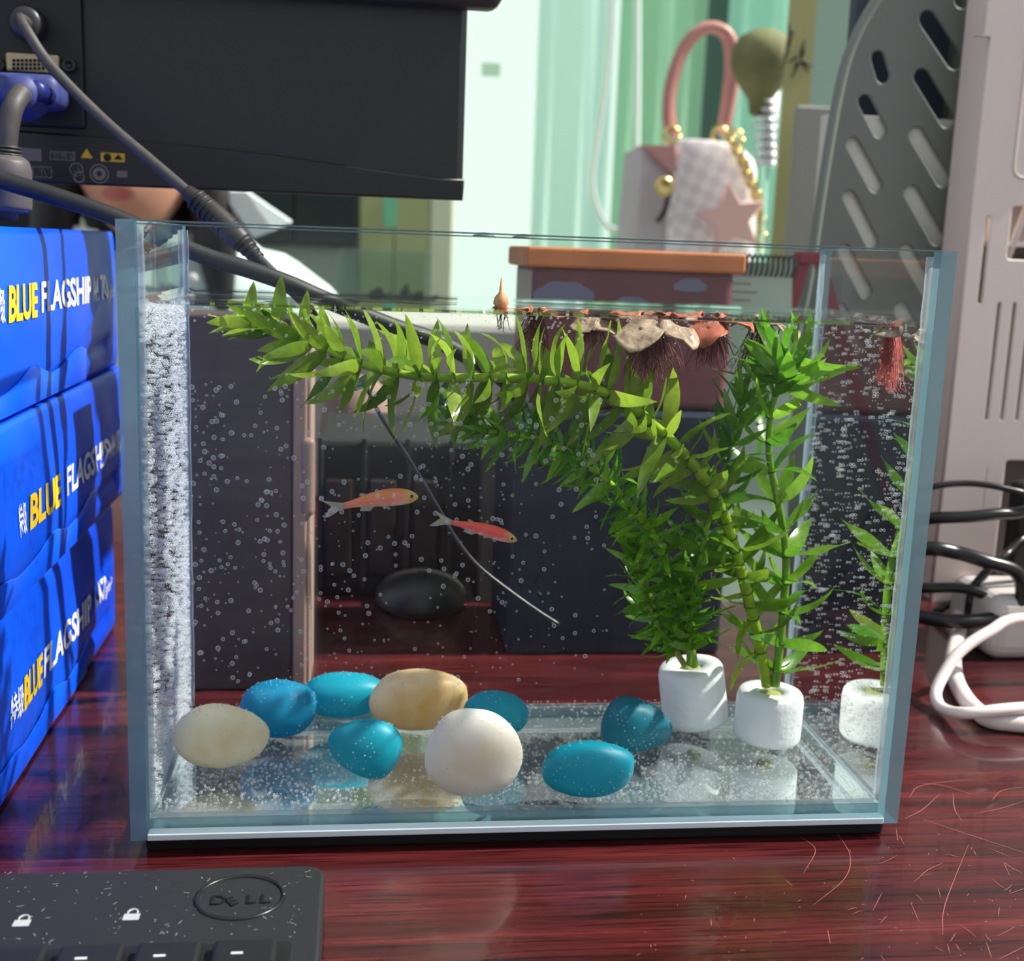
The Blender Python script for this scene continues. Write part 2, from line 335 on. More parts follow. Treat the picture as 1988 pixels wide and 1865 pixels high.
for L in [((1622, 1612), (1650, 1660), (1640, 1705), (1580, 1756)), ((1880, 1640), (1835, 1755), (1830, 1815)), ((1790, 1590), (1895, 1625), (1988, 1655)), ((1765, 1548), (1790, 1525), (1890, 1512)),
          ((1755, 1590), (1790, 1572), (1824, 1542)), ((1890, 1580), (1940, 1570), (1988, 1555)), ((1850, 1538), (1853, 1570), (1867, 1593)), ((1775, 1712), (1800, 1690), (1830, 1675)), ((1915, 1830), (1925, 1860)),
          ((1940, 1862), (1988, 1838)), ((1607, 1805), (1612, 1832)), ((1960, 1735), (1988, 1725)), ((1740, 1610), (1743, 1632)), ((1855, 1832), (1864, 1846)), ((1925, 1555), (1945, 1535), (1988, 1528)), ((1780, 1520), (1830, 1525), (1895, 1545)),
          ((1525, 1708), (1538, 1720)), ((1380, 1785), (1381, 1797)), ((1890, 1650), (1895, 1660)), ((1970, 1690), (1950, 1675), (1960, 1700)), ((1555, 1625), (1583, 1650), (1560, 1695))]:
    S.append(scratch([atz(x, y) for x, y in L]))
rs = random.Random(3)
for k in range(90):
    x, y = rs.uniform(1240, 1988) if k % 3 else rs.uniform(1700, 1988), rs.uniform(1620, 1865); a = rs.uniform(0, 3.14); l = rs.choice((3, 4, 6, 20, 40)) if x > 1650 else rs.choice((2, 3, 4, 8))
    S.append(scratch([atz(x, y), atz(x+l*math.cos(a)/2, y+l*math.sin(a)/2+rs.uniform(-2, 2)), atz(x+l*math.cos(a), y+l*math.sin(a))], .0002))
vs, fs = merge(S)
tag(poly('scratches', vs, fs, mat('scratch_pale', (150, 92, 84), .6), dk), 'fine pale scratches', kind='stuff')
sc2 = thing('side_cabinet', (.6, 1.2, -.75), 'low grey cabinet behind the desk carrying the handbag', 'cabinet')
box('body', (.2, .98, -.75), (1.2, 1.5, -.012), mat('cabinet_light', (170, 180, 172), .6), sc2, .003)
box('top', (.19, .97, -.012), (1.21, 1.51, 0), mat('cabinet_top', (175, 190, 180), .5), sc2, .002)

# ================================================================== the fish tank
TW, TD, TH, T, Z0 = .26, .105, .1964, .0052, .006
ZT, ZF, ZWAT = Z0+TH, Z0+T, .1772
tank = thing('fish_tank', (TW/2, TD/2, 0), 'rectangular clear glass fish tank filled with water on the desk', 'aquarium')
def pane(name, lo, hi, mi6):
    """box with a material per face: -x +x -y +y -z +z ; index 0 clear, 1 edge, 2 wet side, 3 wet floor"""
    a, b = V(lo), V(hi)
    vs = [(x, y, z) for z in (a.z, b.z) for y in (a.y, b.y) for x in (a.x, b.x)]
    fs = [(0, 4, 6, 2), (1, 3, 7, 5), (0, 1, 5, 4), (2, 6, 7, 3), (0, 2, 3, 1), (4, 5, 7, 6)]
    return poly(name, vs, fs, [GLASS, EDGE, WETSIDE, WETFLOOR], tank, False, list(mi6))
def side(name, x0, x1, inner):
    # inner face split at the water line
    vs = [(x, y, z) for z in (Z0, ZWAT, ZT) for y in (0, TD) for x in (x0, x1)]
    I = lambda x, y, z: z*4+y*2+x
    fs = []; mi = []
    for x in (0, 1):
        for z in (0, 1):
            f = [I(x, 0, z), I(x, 1, z), I(x, 1, z+1), I(x, 0, z+1)]
            fs.append(tuple(f if x else f[::-1])); mi.append((2 if z == 0 else 0) if x == inner else 0)
    for y in (0, 1):
        for z in (0, 1):
            f = [I(0, y, z), I(1, y, z), I(1, y, z+1), I(0, y, z+1)]; fs.append(tuple(f if y == 0 else f[::-1])); mi.append(1)
    fs.append((I(0, 0, 0), I(0, 1, 0), I(1, 1, 0), I(1, 0, 0))); mi.append(1)
    fs.append((I(0, 0, 2), I(1, 0, 2), I(1, 1, 2), I(0, 1, 2))); mi.append(1)
    return poly(name, vs, fs, [GLASS, EDGE, WETSIDE, WETFLOOR], tank, False, mi)
e = .00005
tag(side('side_pane', 0, T, 1), 'left side pane'); tag(side('side_pane', TW-T, TW, 0), 'right side pane')
tag(pane('front_pane', (T+e, 0, Z0), (TW-T-e, T, ZT), (1, 1, 0, 0, 1, 1)), 'front pane')
tag(pane('back_pane', (T+e, TD-T, Z0), (TW-T-e, TD, ZT), (1, 1, 0, 0, 1, 1)), 'back pane')
pane('bottom_pane', (T+e, T+e, Z0), (TW-T-e, TD-T-e, ZF), (0, 0, 1, 1, 3, 0))
RIM = glass_mat('rim_glass', (.55, .62, .62, 1), 1.5, .12)
for y0 in (0, TD-T): tag(box('rim_edge', (T, y0-.0001, ZT-.0004), (TW-T, y0+.0007, ZT+.0001), RIM, tank), None); box('rim_edge', (T, y0+T-.0007, ZT-.0004), (TW-T, y0+T+.0001, ZT+.0001), RIM, tank)
FROST = mat('polished_edge', (205, 222, 232), .35)
box('bottom_bevel', (T, -.0002, Z0-.0002), (TW-T, T-.001, Z0+.0022), FROST, tank, .0004)
box('base_pad', (.004, .004, 0), (TW-.003, TD-.003, Z0-.0003), mat('black_foam', (14, 15, 18), .8), tank, .001)
SEAM = glass_mat('silicone', (.82, .86, .88, 1), 1.4, .25)
for x, y in ((T+.0008, TD-T-.0008), (TW-T-.0008, TD-T-.0008), (T+.0008, T+.0008), (TW-T-.0008, T+.0008)):
    rs = random.Random(int(x*1e5+y*1e6)); P = [V((x, y, ZF+.002+(ZT-ZF-.004)*k/40)) for k in range(41)]
    tube('seam', P, [.0011+rs.uniform(-.0002, .0002) for _ in P], SEAM, tank, 6, raw=True)
for y0 in (T+.001, TD-T-.001):
    tube('seam', [V((T+.002+(TW-2*T-.004)*k/30, y0, ZF+.0004)) for k in range(31)], [.0009]*31, SEAM, tank, 6, raw=True)
for x0 in (T+.001, TW-T-.001):
    tube('seam', [V((x0, T+.002+(TD-2*T-.004)*k/12, ZF+.0004)) for k in range(13)], [.0009]*13, SEAM, tank, 6, raw=True)
for px in (940, 1017):
    c = at(px, 452, TD-.003); lathe('silicone_blob', [(.0002, .0016), (.0022, .0012), (.0042, .0004), (.0046, 0)][::-1], mat('grey_silicone', (90, 105, 100), .4), tank, (c.x, TD-T/2, ZT), 14)
# water
a, b = V((T+.0003, T+.0003, ZF+.0003)), V((TW-T-.0003, TD-T-.0003, ZWAT))
nx, ny = 60, 24; vs = []; fs = []; mi = []
for j in range(ny+1):
    for i in range(nx+1):
        x = a.x+(b.x-a.x)*i/nx; y = a.y+(b.y-a.y)*j/ny; d = min(x-a.x, b.x-x, y-a.y, b.y-y)
        vs.append((x, y, ZWAT+.0024*math.exp(-d/.0022)+.00012*noise.noise(V((x*90, y*90, 2)))))
for j in range(ny):
    for i in range(nx): k = j*(nx+1)+i; fs.append((k, k+1, k+nx+2, k+nx+1)); mi.append(0)
k0 = len(vs); vs += [(a.x, a.y, a.z), (b.x, a.y, a.z), (b.x, b.y, a.z), (a.x, b.y, a.z)]
for ring, c0, c1 in ((list(range(nx+1)), 0, 1), ([j*(nx+1)+nx for j in range(ny+1)], 1, 2), ([ny*(nx+1)+i for i in range(nx, -1, -1)], 2, 3), ([j*(nx+1) for j in range(ny, -1, -1)], 3, 0)):
    fs.append(tuple([k0+c0, k0+c1]+ring[::-1])); mi.append(1)
fs.append((k0, k0+3, k0+2, k0+1)); mi.append(1)
wo = poly('water', vs, fs, [SURF, WBODY], None, False, mi)
for p in wo.data.polygons: p.use_smooth = p.material_index == 0
tag(base_origin(wo, (TW/2, TD/2, ZF+.0003)), 'clear water filling the glass fish tank nearly to the rim', 'water')

# ------------------------------------------------------------------ stones
def stone(name, px, py, wpx, hpx, pbase, m, label, cat='pebble', sq=.55, rot=0., seed=0, pinch=0., tilt=0.):
    """ellipsoidal pebble whose underside rests on the tank floor; pbase = pixel row of its foot"""
    c0 = atz(px, pbase, ZF); Y = c0.y
    k = (V((0, 0, 0))+(c0-CAM)).dot(fw)/FPX
    A, H = wpx*k/2, hpx*k/2*1.02; B = A*sq if sq < 1 else A
    if Y-B < T+.001: B = max(.008, Y-T-.001)
    cy_ = min(max(Y+B*.35, T+B+.0012), TD-T-B-.0012)
    bm = bmesh.new(); bmesh.ops.create_icosphere(bm, subdivisions=4, radius=1)
    for v in bm.verts:
        n = v.co.normalized(); d = 1+.07*noise.noise(n*1.1+V((seed*3.7, seed, 0)))+.02*noise.noise(n*2.6+V((0, seed*2.1, 5)))
        q = n*d; x, y, z = q
        z = math.copysign(abs(z)**.9, z)
        s = 1+pinch*x; v.co = V((A*x, B*y*s, H*z*s))
    bm.transform(Matrix.Rotation(R(rot), 4, 'Z') @ Matrix.Rotation(R(tilt), 4, 'Y'))
    zmin = min(v.co.z for v in bm.verts); c = at(px, py, cy_)
    me = bpy.data.meshes.new(name); bm.to_mesh(me); bm.free()
    o = link(name, me, m, None, True); o.location = (c.x, cy_, ZF+.0004-zmin)
    return tag(o, label, cat, 'pebbles on the tank floor')
def stone_mat(name, c1, c2, sss, scale=60, th=.6):
    m = mat(name, c1, .45); nt = m.node_tree; p = nt.nodes['Principled BSDF']
    tc = N(nt, 'ShaderNodeTexCoord'); nz = N(nt, 'ShaderNodeTexNoise', Scale=scale, Detail=4.); r = N(nt, 'ShaderNodeValToRGB'); r.color_ramp.elements[0].position = th-.18; r.color_ramp.elements[1].position = th+.15
    r.color_ramp.elements[0].color = srgb(*c1); r.color_ramp.elements[1].color = srgb(*c2)
    nt.links.new(tc.outputs['Object'], nz.inputs['Vector']); nt.links.new(nz.outputs['Fac'], r.inputs[0]); nt.links.new(r.outputs[0], p.inputs['Base Color'])
    tl = N(nt, 'ShaderNodeBsdfTranslucent'); nt.links.new(r.outputs[0], tl.inputs[0]); mx = N(nt, 'ShaderNodeMixShader', Fac=sss)
    o = nt.nodes['Material Output']; nt.links.new(p.outputs[0], mx.inputs[1]); nt.links.new(tl.outputs[0], mx.inputs[2]); nt.links.new(mx.outputs[0], o.inputs[0])
    return m
BLU = stone_mat('blue_frosted_glass', (0, 168, 196), (24, 190, 212), .4, 25)
BLU2 = stone_mat('deep_blue_frosted_glass', (4, 128, 150), (10, 142, 165), .35, 25)
BLU3 = stone_mat('sky_blue_frosted_glass', (16, 138, 182), (14, 164, 208), .4, 25)
CRM = stone_mat('cream_stone', (246, 238, 216), (232, 204, 160), .35, 55, .62)
YEL = stone_mat('yellow_cream_stone', (240, 226, 192), (226, 182, 112), .35, 45, .52)
WHT = stone_mat('white_stone', (240, 234, 228), (232, 208, 175), .3, 50, .64)
stone('pebble', 431, 1430, 180, 122, 1497, CRM, 'large cream pebble at the far left of the tank floor', seed=1, pinch=-.12)
stone('glass_pebble', 541, 1378, 148, 110, 1436, BLU3, 'round deep blue glass pebble behind the cream pebble', seed=2, sq=.8)
stone('glass_pebble', 670, 1347, 172, 88, 1396, BLU, 'long flat turquoise glass pebble at the back left', seed=3)
stone('pebble', 813, 1357, 190, 120, 1424, YEL, 'yellowish cream pebble with a brown centre behind the white one', seed=4)
stone('glass_pebble', 962, 1388, 135, 96, 1442, BLU, 'turquoise glass pebble half hidden behind the white pebble', seed=5, pinch=-.1)
stone('pebble', 922, 1462, 188, 172, 1551, WHT, 'biggest white pebble standing in the middle front', seed=6, sq=.7, pinch=-.1, tilt=14)
stone('glass_pebble', 708, 1460, 142, 116, 1520, BLU, 'drop shaped turquoise glass pebble in front of the yellowish pebble', seed=7, pinch=.25, tilt=12)
stone('glass_pebble', 1236, 1407, 140, 102, 1462, BLU2, 'dark teal glass pebble left of the white planting pots', seed=8, pinch=-.25, tilt=10)
stone('glass_pebble', 1142, 1504, 184, 110, 1560, BLU, 'bright turquoise oval glass pebble at the front right', seed=9)
# ------------------------------------------------------------------ white ceramic planting rings
CER = mat('white_ceramic', (236, 238, 240), .6, var=.05, vscale=120, bump=.15, bscale=500)
def pot(px, pbase, wpx, hpx, tilt, label, Y=None):
    f = atz(px, pbase, ZF); k = (f-CAM).dot(fw)/FPX; r = wpx*k/2; h = hpx*k
    c = V((f.x, f.y+r*.6, ZF+.0005)); M = Matrix.Rotation(R(tilt), 4, 'Y')
    t = thing('planting_pot', c, label, 'pot', 'white planting rings')
    lift = abs(math.sin(R(tilt)))*r
    lathe('ring', [(r*.28, .0003), (r*.93, 0), (r*.99, .0012), (r, .003), (r*1.0, h-.0035), (r*.965, h-.0012), (r*.9, h), (r*.42, h), (r*.36, h-.002), (r*.30, h-.006)], CER, t, c+V((0, 0, lift)), 32, M)
    lathe('foam_plug', [(r*.2, -.0018), (r*.27, .001), (r*.3, h-.003), (r*.33, h-.0012)], mat('yellow_sponge', (170, 175, 90), .9, bump=.5, bscale=700), t, c+V((0, 0, lift)), 16, M)
    return t, c+V((0, 0, lift))+M @ V((0, 0, h-.002))
pot1, P1 = pot(1360, 1424, 128, 116, -9, 'tilted white ceramic planting ring next to the dark teal pebble')
pot2, P2 = pot(1500, 1450, 130, 98, 1, 'upright white ceramic planting ring nearest the right pane')
# ------------------------------------------------------------------ water plants
def leaf_mesh(name, bend, wd, fold=.08, n=7, wav=0.):
    vs = []; fs = []; x = z = 0.; a = -bend*.25
    for i in range(n+1):
        t = i/n; wv = wd*(math.sin(math.pi*min(1, (t*.93+.07))**.75)**.8) if i < n else .002
        zo = wav*math.sin(t*9)
        vs += [(x, -wv/2, z+fold*wv+zo*.5), (x, 0, z), (x, wv/2, z+fold*wv-zo*.5)]
        a += bend/n; x += math.cos(a)/n; z += math.sin(a)/n
    for i in range(n):
        k = 3*i; fs += [(k, k+3, k+4, k+1), (k+1, k+4, k+5, k+2)]
    me = bpy.data.meshes.new(name); me.from_pydata(vs, [], fs); me.update(); me.polygons.foreach_set('use_smooth', [True]*len(me.polygons)); return me
LEAF_A = leaf_mat('olive_green_leaf', (92, 132, 28), (164, 192, 66), .55)
LEAF_B = leaf_mat('fresh_green_leaf', (72, 142, 14), (142, 202, 40), .5)
LEAF_C = leaf_mat('grass_green_leaf', (84, 150, 30), (152, 200, 64), .55)
LEAF_D = leaf_mat('dark_green_leaf', (62, 124, 24), (128, 180, 44), .5)
STEM = mat('green_stem', (140, 175, 25), .4, var=.25, vscale=300)
STEM2 = mat('pale_green_stem', (110, 155, 40), .4, var=.25, vscale=300)
NODE = mat('stem_node', (70, 110, 20), .5)
def lset(m, wd): 
    L = []
    for i, (b, wv) in enumerate(((.7, .02), (-.5, .03), (1.1, .0), (.25, .05), (-.9, .02), (1.5, .03), (.5, .0))):
        me = leaf_mesh('leaf', b, wd*(.85+.07*(i % 4)), .1, 7, wv); me.materials.append(m); L.append(me)
    return L
def inside(p, top=.02):
    return T+.001 < p.x < TW-T-.001 and T+.001 < p.y < TD-T-.001 and ZF < p.z < ZWAT-.0006+top
def arc(P):
    s = [0.]
    for i in range(1, len(P)): s.append(s[-1]+(P[i]-P[i-1]).length)
    return s
def plant(name, label, pts, sr, leaves, m, stemm, spacing, L, per, a0, a1, seed, wd=.2, tipn=0, skip0=.1, group='water weeds in the tank', base=None, tiptop=0.0, dens=None, jit=14):
    """pts: (px, py, Y) from root to tip. Leaves in whorls along the stem, closing up around the tip."""
    rs = random.Random(seed); P = catmull([at(*p) for p in pts], 14)
    if base is not None: P[0] = base
    t = thing(name, P[0], label, 'water plant', group)
    S = arc(P); Ls = S[-1]
    F = frames(P)
    tube('stem', P, [sr*(1.1-.45*s/Ls) for s in S], stemm, t, 8, raw=True)
    meshes = lset(m, wd); s = Ls*skip0; k = 0; ring = []
    while s < Ls:
        i = min(range(len(S)), key=lambda q: abs(S[q]-s)); tn, a, b = F[i]; p = P[i]; u = s/Ls
        vs, fs = tubegeo([p-tn*.0003, p+tn*.0003], sr*(1.25-.45*u), 8); ring.append((vs, fs))
        near = max(0, 1-(Ls-s)/(L*1.6)); op = a0+(a1-a0)*near
        n = per if dens is None else max(1, round(per*dens(u)))
        for j in range(n):
            th = 2*math.pi*(j+.5*(k % 2))/n+rs.uniform(-.35, .35)
            r = a*math.cos(th)+b*math.sin(th); q = R(op+rs.uniform(-14, 14)); d = (r*math.sin(q)+tn*math.cos(q)).normalized(); nn = (tn*math.sin(q)-r*math.cos(q)).normalized()
            l = L*rs.uniform(.8, 1.12)*(1-.12*near)
            for _ in range(7):
                if inside(p+d*l, tiptop): break
                l *= .82
                d = (d+V((0, .25 if p.y < .05 else -.25, -.12))).normalized()
                if d.dot(tn) > .98: break
            if l < L*.3: continue
            nn = (nn-d*nn.dot(d)).normalized(); me = rs.choice(meshes); M0 = basis(p+r*sr*.6, d, nn.cross(d), nn) @ Matrix.Rotation(R(rs.gauss(0, 38)), 4, 'X')
            for _ in range(6):
                M = M0 @ Matrix.Scale(l, 4)
                if all(inside(M @ v.co, tiptop) for v in list(me.vertices)[6::3]): break
                l *= .84
            o = bpy.data.objects.new('leaf', me); COL.objects.link(o); o.parent = t
            o.matrix_basis = Matrix.Translation(-P[0]) @ M
        s += spacing*(1-.5*near)*rs.uniform(.9, 1.1); k += 1
    vs, fs = merge(ring); poly('stem_joints', vs, fs, NODE, t, True)
    return t
plant('water_weed', 'long green water weed arching left across the tank to the surface',
      [(1490, 1330, .058), (1462, 1200, .055), (1432, 1085, .050), (1395, 975, .046), (1338, 893, .042), (1250, 808, .038), (1160, 757, .035), (1060, 738, .033), (950, 733, .031), (830, 732, .030), (720, 712, .030), (640, 680, .031), (560, 645, .032), (505, 622, .033)],
      .0021, None, LEAF_A, STEM, .0062, .0232, 6, 80, 22, 11, wd=.25, skip0=.06, tiptop=.003, dens=lambda u: .4 if u < .3 else (.62 if u < .48 else 1))
plant('water_weed', 'smaller fresh green water weed with a bright yellow tip below the long one',
      [(1348, 1292, .066), (1330, 1200, .062), (1300, 1110, .056), (1262, 1030, .052), (1190, 945, .047), (1110, 880, .043), (1030, 848, .040), (950, 838, .039), (893, 820, .038)],
      .0016, None, LEAF_B, STEM, .0044, .0150, 7, 76, 24, 12, wd=.21, skip0=.08)
plant('water_weed', 'upright grass green water weed with a leafy crown at the right',
      [(1505, 1332, .056), (1520, 1190, .058), (1526, 1080, .058), (1512, 980, .056), (1494, 890, .055), (1496, 810, .053), (1512, 745, .050), (1532, 700, .049)],
      .0017, None, LEAF_C, STEM2, .0112, .0245, 5, 66, 45, 13, wd=.23, skip0=.05, tiptop=.0)
plant('water_weed', 'short bushy water weed growing from the tilted pot',
      [(1338, 1290, .063), (1340, 1200, .060), (1352, 1110, .054), (1374, 1020, .050), (1402, 930, .052), (1425, 840, .055), (1440, 770, .056)],
      .0011, None, LEAF_D, STEM2, .0074, .0185, 5, 68, 30, 14, wd=.23, skip0=.06)
plant('water_weed', 'short water weed with brownish lower leaves left of the tilted pot',
      [(1330, 1292, .068), (1300, 1245, .068), (1268, 1190, .066), (1245, 1120, .062), (1230, 1050, .060)],
      .0011, None, LEAF_B, mat('brown_green_stem', (150, 150, 60), .5, var=.2, vscale=200), .0048, .0145, 7, 74, 30, 15, wd=.21, skip0=.15)
# crown of the upright weed
crown = [o for o in bpy.data.objects if o.get('label', '').startswith('upright grass')][0]
rs = random.Random(5); c = at(1528, 712, .049); cm = lset(LEAF_C, .2)
for k in range(30):
    th = rs.uniform(0, 2*math.pi); el = rs.uniform(-.3, .75); d = V((math.cos(th)*math.cos(el), math.sin(th)*math.cos(el)*.8, math.sin(el))).normalized(); l = rs.uniform(.020, .030)
    while not inside(c+d*l, .0) and l > .006: l *= .88
    n = (V((0, 0, 1))-d*d.z).normalized() if abs(d.z) < .95 else d.orthogonal(); M = basis(c+V((0, 0, rs.uniform(-.008, .004))), d, n.cross(d), n) @ Matrix.Rotation(R(rs.gauss(0, 45)), 4, 'X') @ Matrix.Scale(l, 4)
    o = bpy.data.objects.new('leaf', rs.choice(cm)); COL.objects.link(o); o.parent = crown; o.matrix_basis = Matrix.Translation(-crown.location) @ M
# leaf tips of the long weed standing out of the water
lw = [o for o in bpy.data.objects if o.get('label', '').startswith('long green')][0]; am = lset(LEAF_A, .3)
for px, py, top in ((482, 585, 545), (540, 590, 533), (588, 592, 562)):
    p = at(px, py+40, .034); q = at(px+rs.uniform(0, 12), top, .034); d = (q-p); l = d.length; d.normalize(); n = V((.3, -1, 0)); n = (n-d*n.dot(d)).normalized()
    o = bpy.data.objects.new('leaf', am[3]); COL.objects.link(o); o.parent = lw; o.matrix_basis = Matrix.Translation(-lw.location) @ basis(p, d, n.cross(d), n) @ Matrix.Scale(l, 4)

# ------------------------------------------------------------------ floating plants
FL_UP = mat('reddish_leaf', (170, 92, 66), .45, var=.35, vscale=220)
FL_UN = mat('silvery_brown_leaf', (164, 140, 118), .32, var=.45, vscale=260, bump=.4, bscale=300)
ROOT = mat('red_brown_root', (110, 50, 44), .7, var=.3, vscale=300)
ROOTR = mat('pinkish_red_root', (196, 92, 84), .7, var=.3, vscale=300)
def floater(px, Y, label, leaves, nroot, rl, seed, rootm=ROOT, spike=False):
    """leaves: (dx, dy, size, droop) in metres round the crown"""
    rs = random.Random(seed); c0 = at(px, 600, Y); c = V((c0.x, Y, ZWAT))
    t = thing('floating_plant', c, label, 'floating plant', 'floating plants on the water')
    for (dx, dy, s, dr, m) in leaves:
        vs = []; fs = []; nu, nv = 8, 16; h = V((dx, dy, 0)); ang = math.atan2(dy, dx) if (dx or dy) else rs.uniform(0, 6)
        u0 = V((math.cos(ang), math.sin(ang), -dr)).normalized(); v0 = V((-math.sin(ang), math.cos(ang), 0)); n0 = u0.cross(v0)
        vs.append(c+h*.9+V((0, 0, .0008-dr*s)))
        for i in range(1, nu+1):
            for j in range(nv):
                q = 2*math.pi*j/nv; rr = i/nu*s*(1-.16*max(0, math.cos(q-math.pi))**8)
                w = .16*s*(i/nu)**2*math.sin(3*q+seed)+.12*s*(i/nu)*noise.noise(V((i*.5, math.cos(q)*2, math.sin(q)*2+seed)))+.05*s*(i/nu)**3*math.sin(11*q+seed)
                vs.append(c+h+u0*(rr*math.cos(q))+v0*(rr*math.sin(q)*.85)+n0*(w-.10*s*(i/nu)**2)+V((0, 0, .0008-2.2*dr*s*.45)))
        for j in range(nv): fs.append((0, 1+j, 1+(j+1) % nv))
        for i in range(nu-1):
            for j in range(nv): a = 1+i*nv+j; b = 1+i*nv+(j+1) % nv; fs.append((a, a+nv, b+nv, b))
        vs = [V((min(max(v.x, T+.0008), TW-T-.0008), min(max(v.y, T+.0008), TD-T-.0008), v.z)) for v in vs]
        o = poly('leaf', vs, fs, FL_UN if m == 0 else FL_UP, t, True); md = o.modifiers.new('thick', 'SOLIDIFY'); md.thickness = .0005
    if spike:
        lathe('bud', [(.0017, 0), (.0028, .0016), (.0024, .0036), (.0008, .0056), (.0003, .0105)], mat('bud_brown', (196, 140, 96), .5, var=.2, vscale=400), t, c, 12)
    G = []
    for k in range(nroot):
        th = rs.uniform(0, 6.28); sp = rs.uniform(.1, .75); l = rl*rs.uniform(.5, 1.1); P = [c+V((rs.uniform(-.002, .002), rs.uniform(-.002, .002), 0))]; d = V((math.cos(th)*sp, math.sin(th)*sp, -1)).normalized()
        for s in range(5):
            P.append(P[-1]+d*(l/5)); d = (d+V((rs.uniform(-.25, .25), rs.uniform(-.25, .25), -.15))).normalized()
        P = [V((min(max(p.x, T+.001), TW-T-.001), min(max(p.y, T+.001), TD-T-.001), p.z)) for p in P]
        G.append(tubegeo(catmull(P, 2), rs.uniform(.00012, .0002), 3, False))
        for s in range(6):
            b = P[rs.randint(1, 5)]; e_ = b+V((rs.uniform(-1, 1), rs.uniform(-1, 1), -.6))*rl*.13
            e_ = V((min(max(e_.x, T+.001), TW-T-.001), min(max(e_.y, T+.001), TD-T-.001), e_.z)); G.append(tubegeo([b, e_], .00007, 3, False))
    if G: vs, fs = merge(G); tag(poly('roots', vs, fs, rootm, t, True), kind='stuff')
    return t
floater(972, .06, 'small floating plant with a pointed bud sticking out of the water', [(-.003, .002, .004, .3, 1), (.003, -.001, .004, .2, 1)], 10, .008, 1, spike=True)
floater(1040, .055, 'small reddish floating plant with dark roots right of the bud', [(-.006, .002, .006, .1, 1), (.006, -.002, .0065, .15, 1), (.001, .006, .005, .2, 0)], 60, .016, 2)
floater(1150, .050, 'floating plant with a drooping silvery leaf over the arching weed', [(.004, -.004, .0075, .55, 0), (-.006, .004, .006, .2, 1), (-.004, -.006, .006, .6, 0)], 40, .013, 3)
floater(1268, .042, 'floating plant with two big silvery brown drooping leaves in the middle', [(-.007, -.011, .0105, .5, 0), (.0075, -.010, .0085, .6, 0), (-.009, .006, .008, .05, 1), (.005, .010, .007, .05, 1), (.012, .002, .006, .1, 1)], 110, .022, 4)
floater(1385, .055, 'floating plant with an orange brown leaf beside the big silvery one', [(-.004, -.008, .0085, .6, 1), (.008, -.003, .0075, .3, 1), (.006, .008, .007, .2, 0), (-.007, .006, .006, .1, 1)], 90, .019, 5)
floater(1482, .066, 'dull grey floating plant behind the leafy crown of the upright weed', [(.006, -.005, .008, .5, 0), (-.006, .003, .007, .3, 0)], 60, .024, 6)
floater(1772, .030, 'floating plant with pinkish red roots in the right corner', [(-.006, .0, .008, .3, 0), (.004, .008, .007, .3, 0)], 90, .021, 7, ROOTR)

# ------------------------------------------------------------------ fish
def fish_mat(name, back, flank, belly, head):
    m = mat(name, flank, .3); nt = m.node_tree; p = nt.nodes['Principled BSDF']; tc = N(nt, 'ShaderNodeTexCoord'); sp = N(nt, 'ShaderNodeSeparateXYZ'); nt.links.new(tc.outputs['Generated'], sp.inputs[0])
    r = N(nt, 'ShaderNodeValToRGB'); e = r.color_ramp.elements; e[0].position = .12; e[0].color = srgb(*belly); e[1].position = .82; e[1].color = srgb(*back); k = e.new(.45); k.color = srgb(*flank)
    nz = N(nt, 'ShaderNodeTexNoise', Scale=400., Detail=3.); nt.links.new(tc.outputs['Object'], nz.inputs['Vector']); ad = N(nt, 'ShaderNodeMath', operation='MULTIPLY_ADD'); ad.inputs[1].default_value = .35
    nt.links.new(nz.outputs['Fac'], ad.inputs[0]); sb = N(nt, 'ShaderNodeMath', operation='SUBTRACT'); sb.inputs[1].default_value = .17; nt.links.new(sp.outputs['Z'], sb.inputs[0]); nt.links.new(sb.outputs[0], ad.inputs[2]); nt.links.new(ad.outputs[0], r.inputs[0])
    hx = N(nt, 'ShaderNodeMapRange'); hx.inputs['From Min'].default_value = .78; hx.inputs['From Max'].default_value = .9; nt.links.new(sp.outputs['X'], hx.inputs[0])
    mx = N(nt, 'ShaderNodeMix', data_type='RGBA'); mx.inputs[7].default_value = srgb(*head); nt.links.new(hx.outputs[0], mx.inputs[0]); nt.links.new(r.outputs[0], mx.inputs[6]); nt.links.new(mx.outputs[2], p.inputs['Base Color'])
    return m
def fin_mat(name, c):
    m, nt, o = nodes_mat(name); t = N(nt, 'ShaderNodeBsdfTransparent'); d = N(nt, 'ShaderNodeBsdfTranslucent', Color=srgb(*c)); d2 = N(nt, 'ShaderNodeBsdfDiffuse', Color=srgb(*c)); a = N(nt, 'ShaderNodeMixShader', Fac=.5); x = N(nt, 'ShaderNodeMixShader')
    tc = N(nt, 'ShaderNodeTexCoord'); wv = N(nt, 'ShaderNodeTexNoise', Scale=1500.); mr = N(nt, 'ShaderNodeMapRange'); mr.inputs['To Min'].default_value = .25; mr.inputs['To Max'].default_value = .7
    nt.links.new(tc.outputs['Object'], wv.inputs['Vector']); nt.links.new(wv.outputs['Fac'], mr.inputs[0]); nt.links.new(mr.outputs[0], x.inputs[0])
    nt.links.new(d.outputs[0], a.inputs[1]); nt.links.new(d2.outputs[0], a.inputs[2]); nt.links.new(t.outputs[0], x.inputs[1]); nt.links.new(a.outputs[0], x.inputs[2]); nt.links.new(x.outputs[0], o.inputs[0]); return m
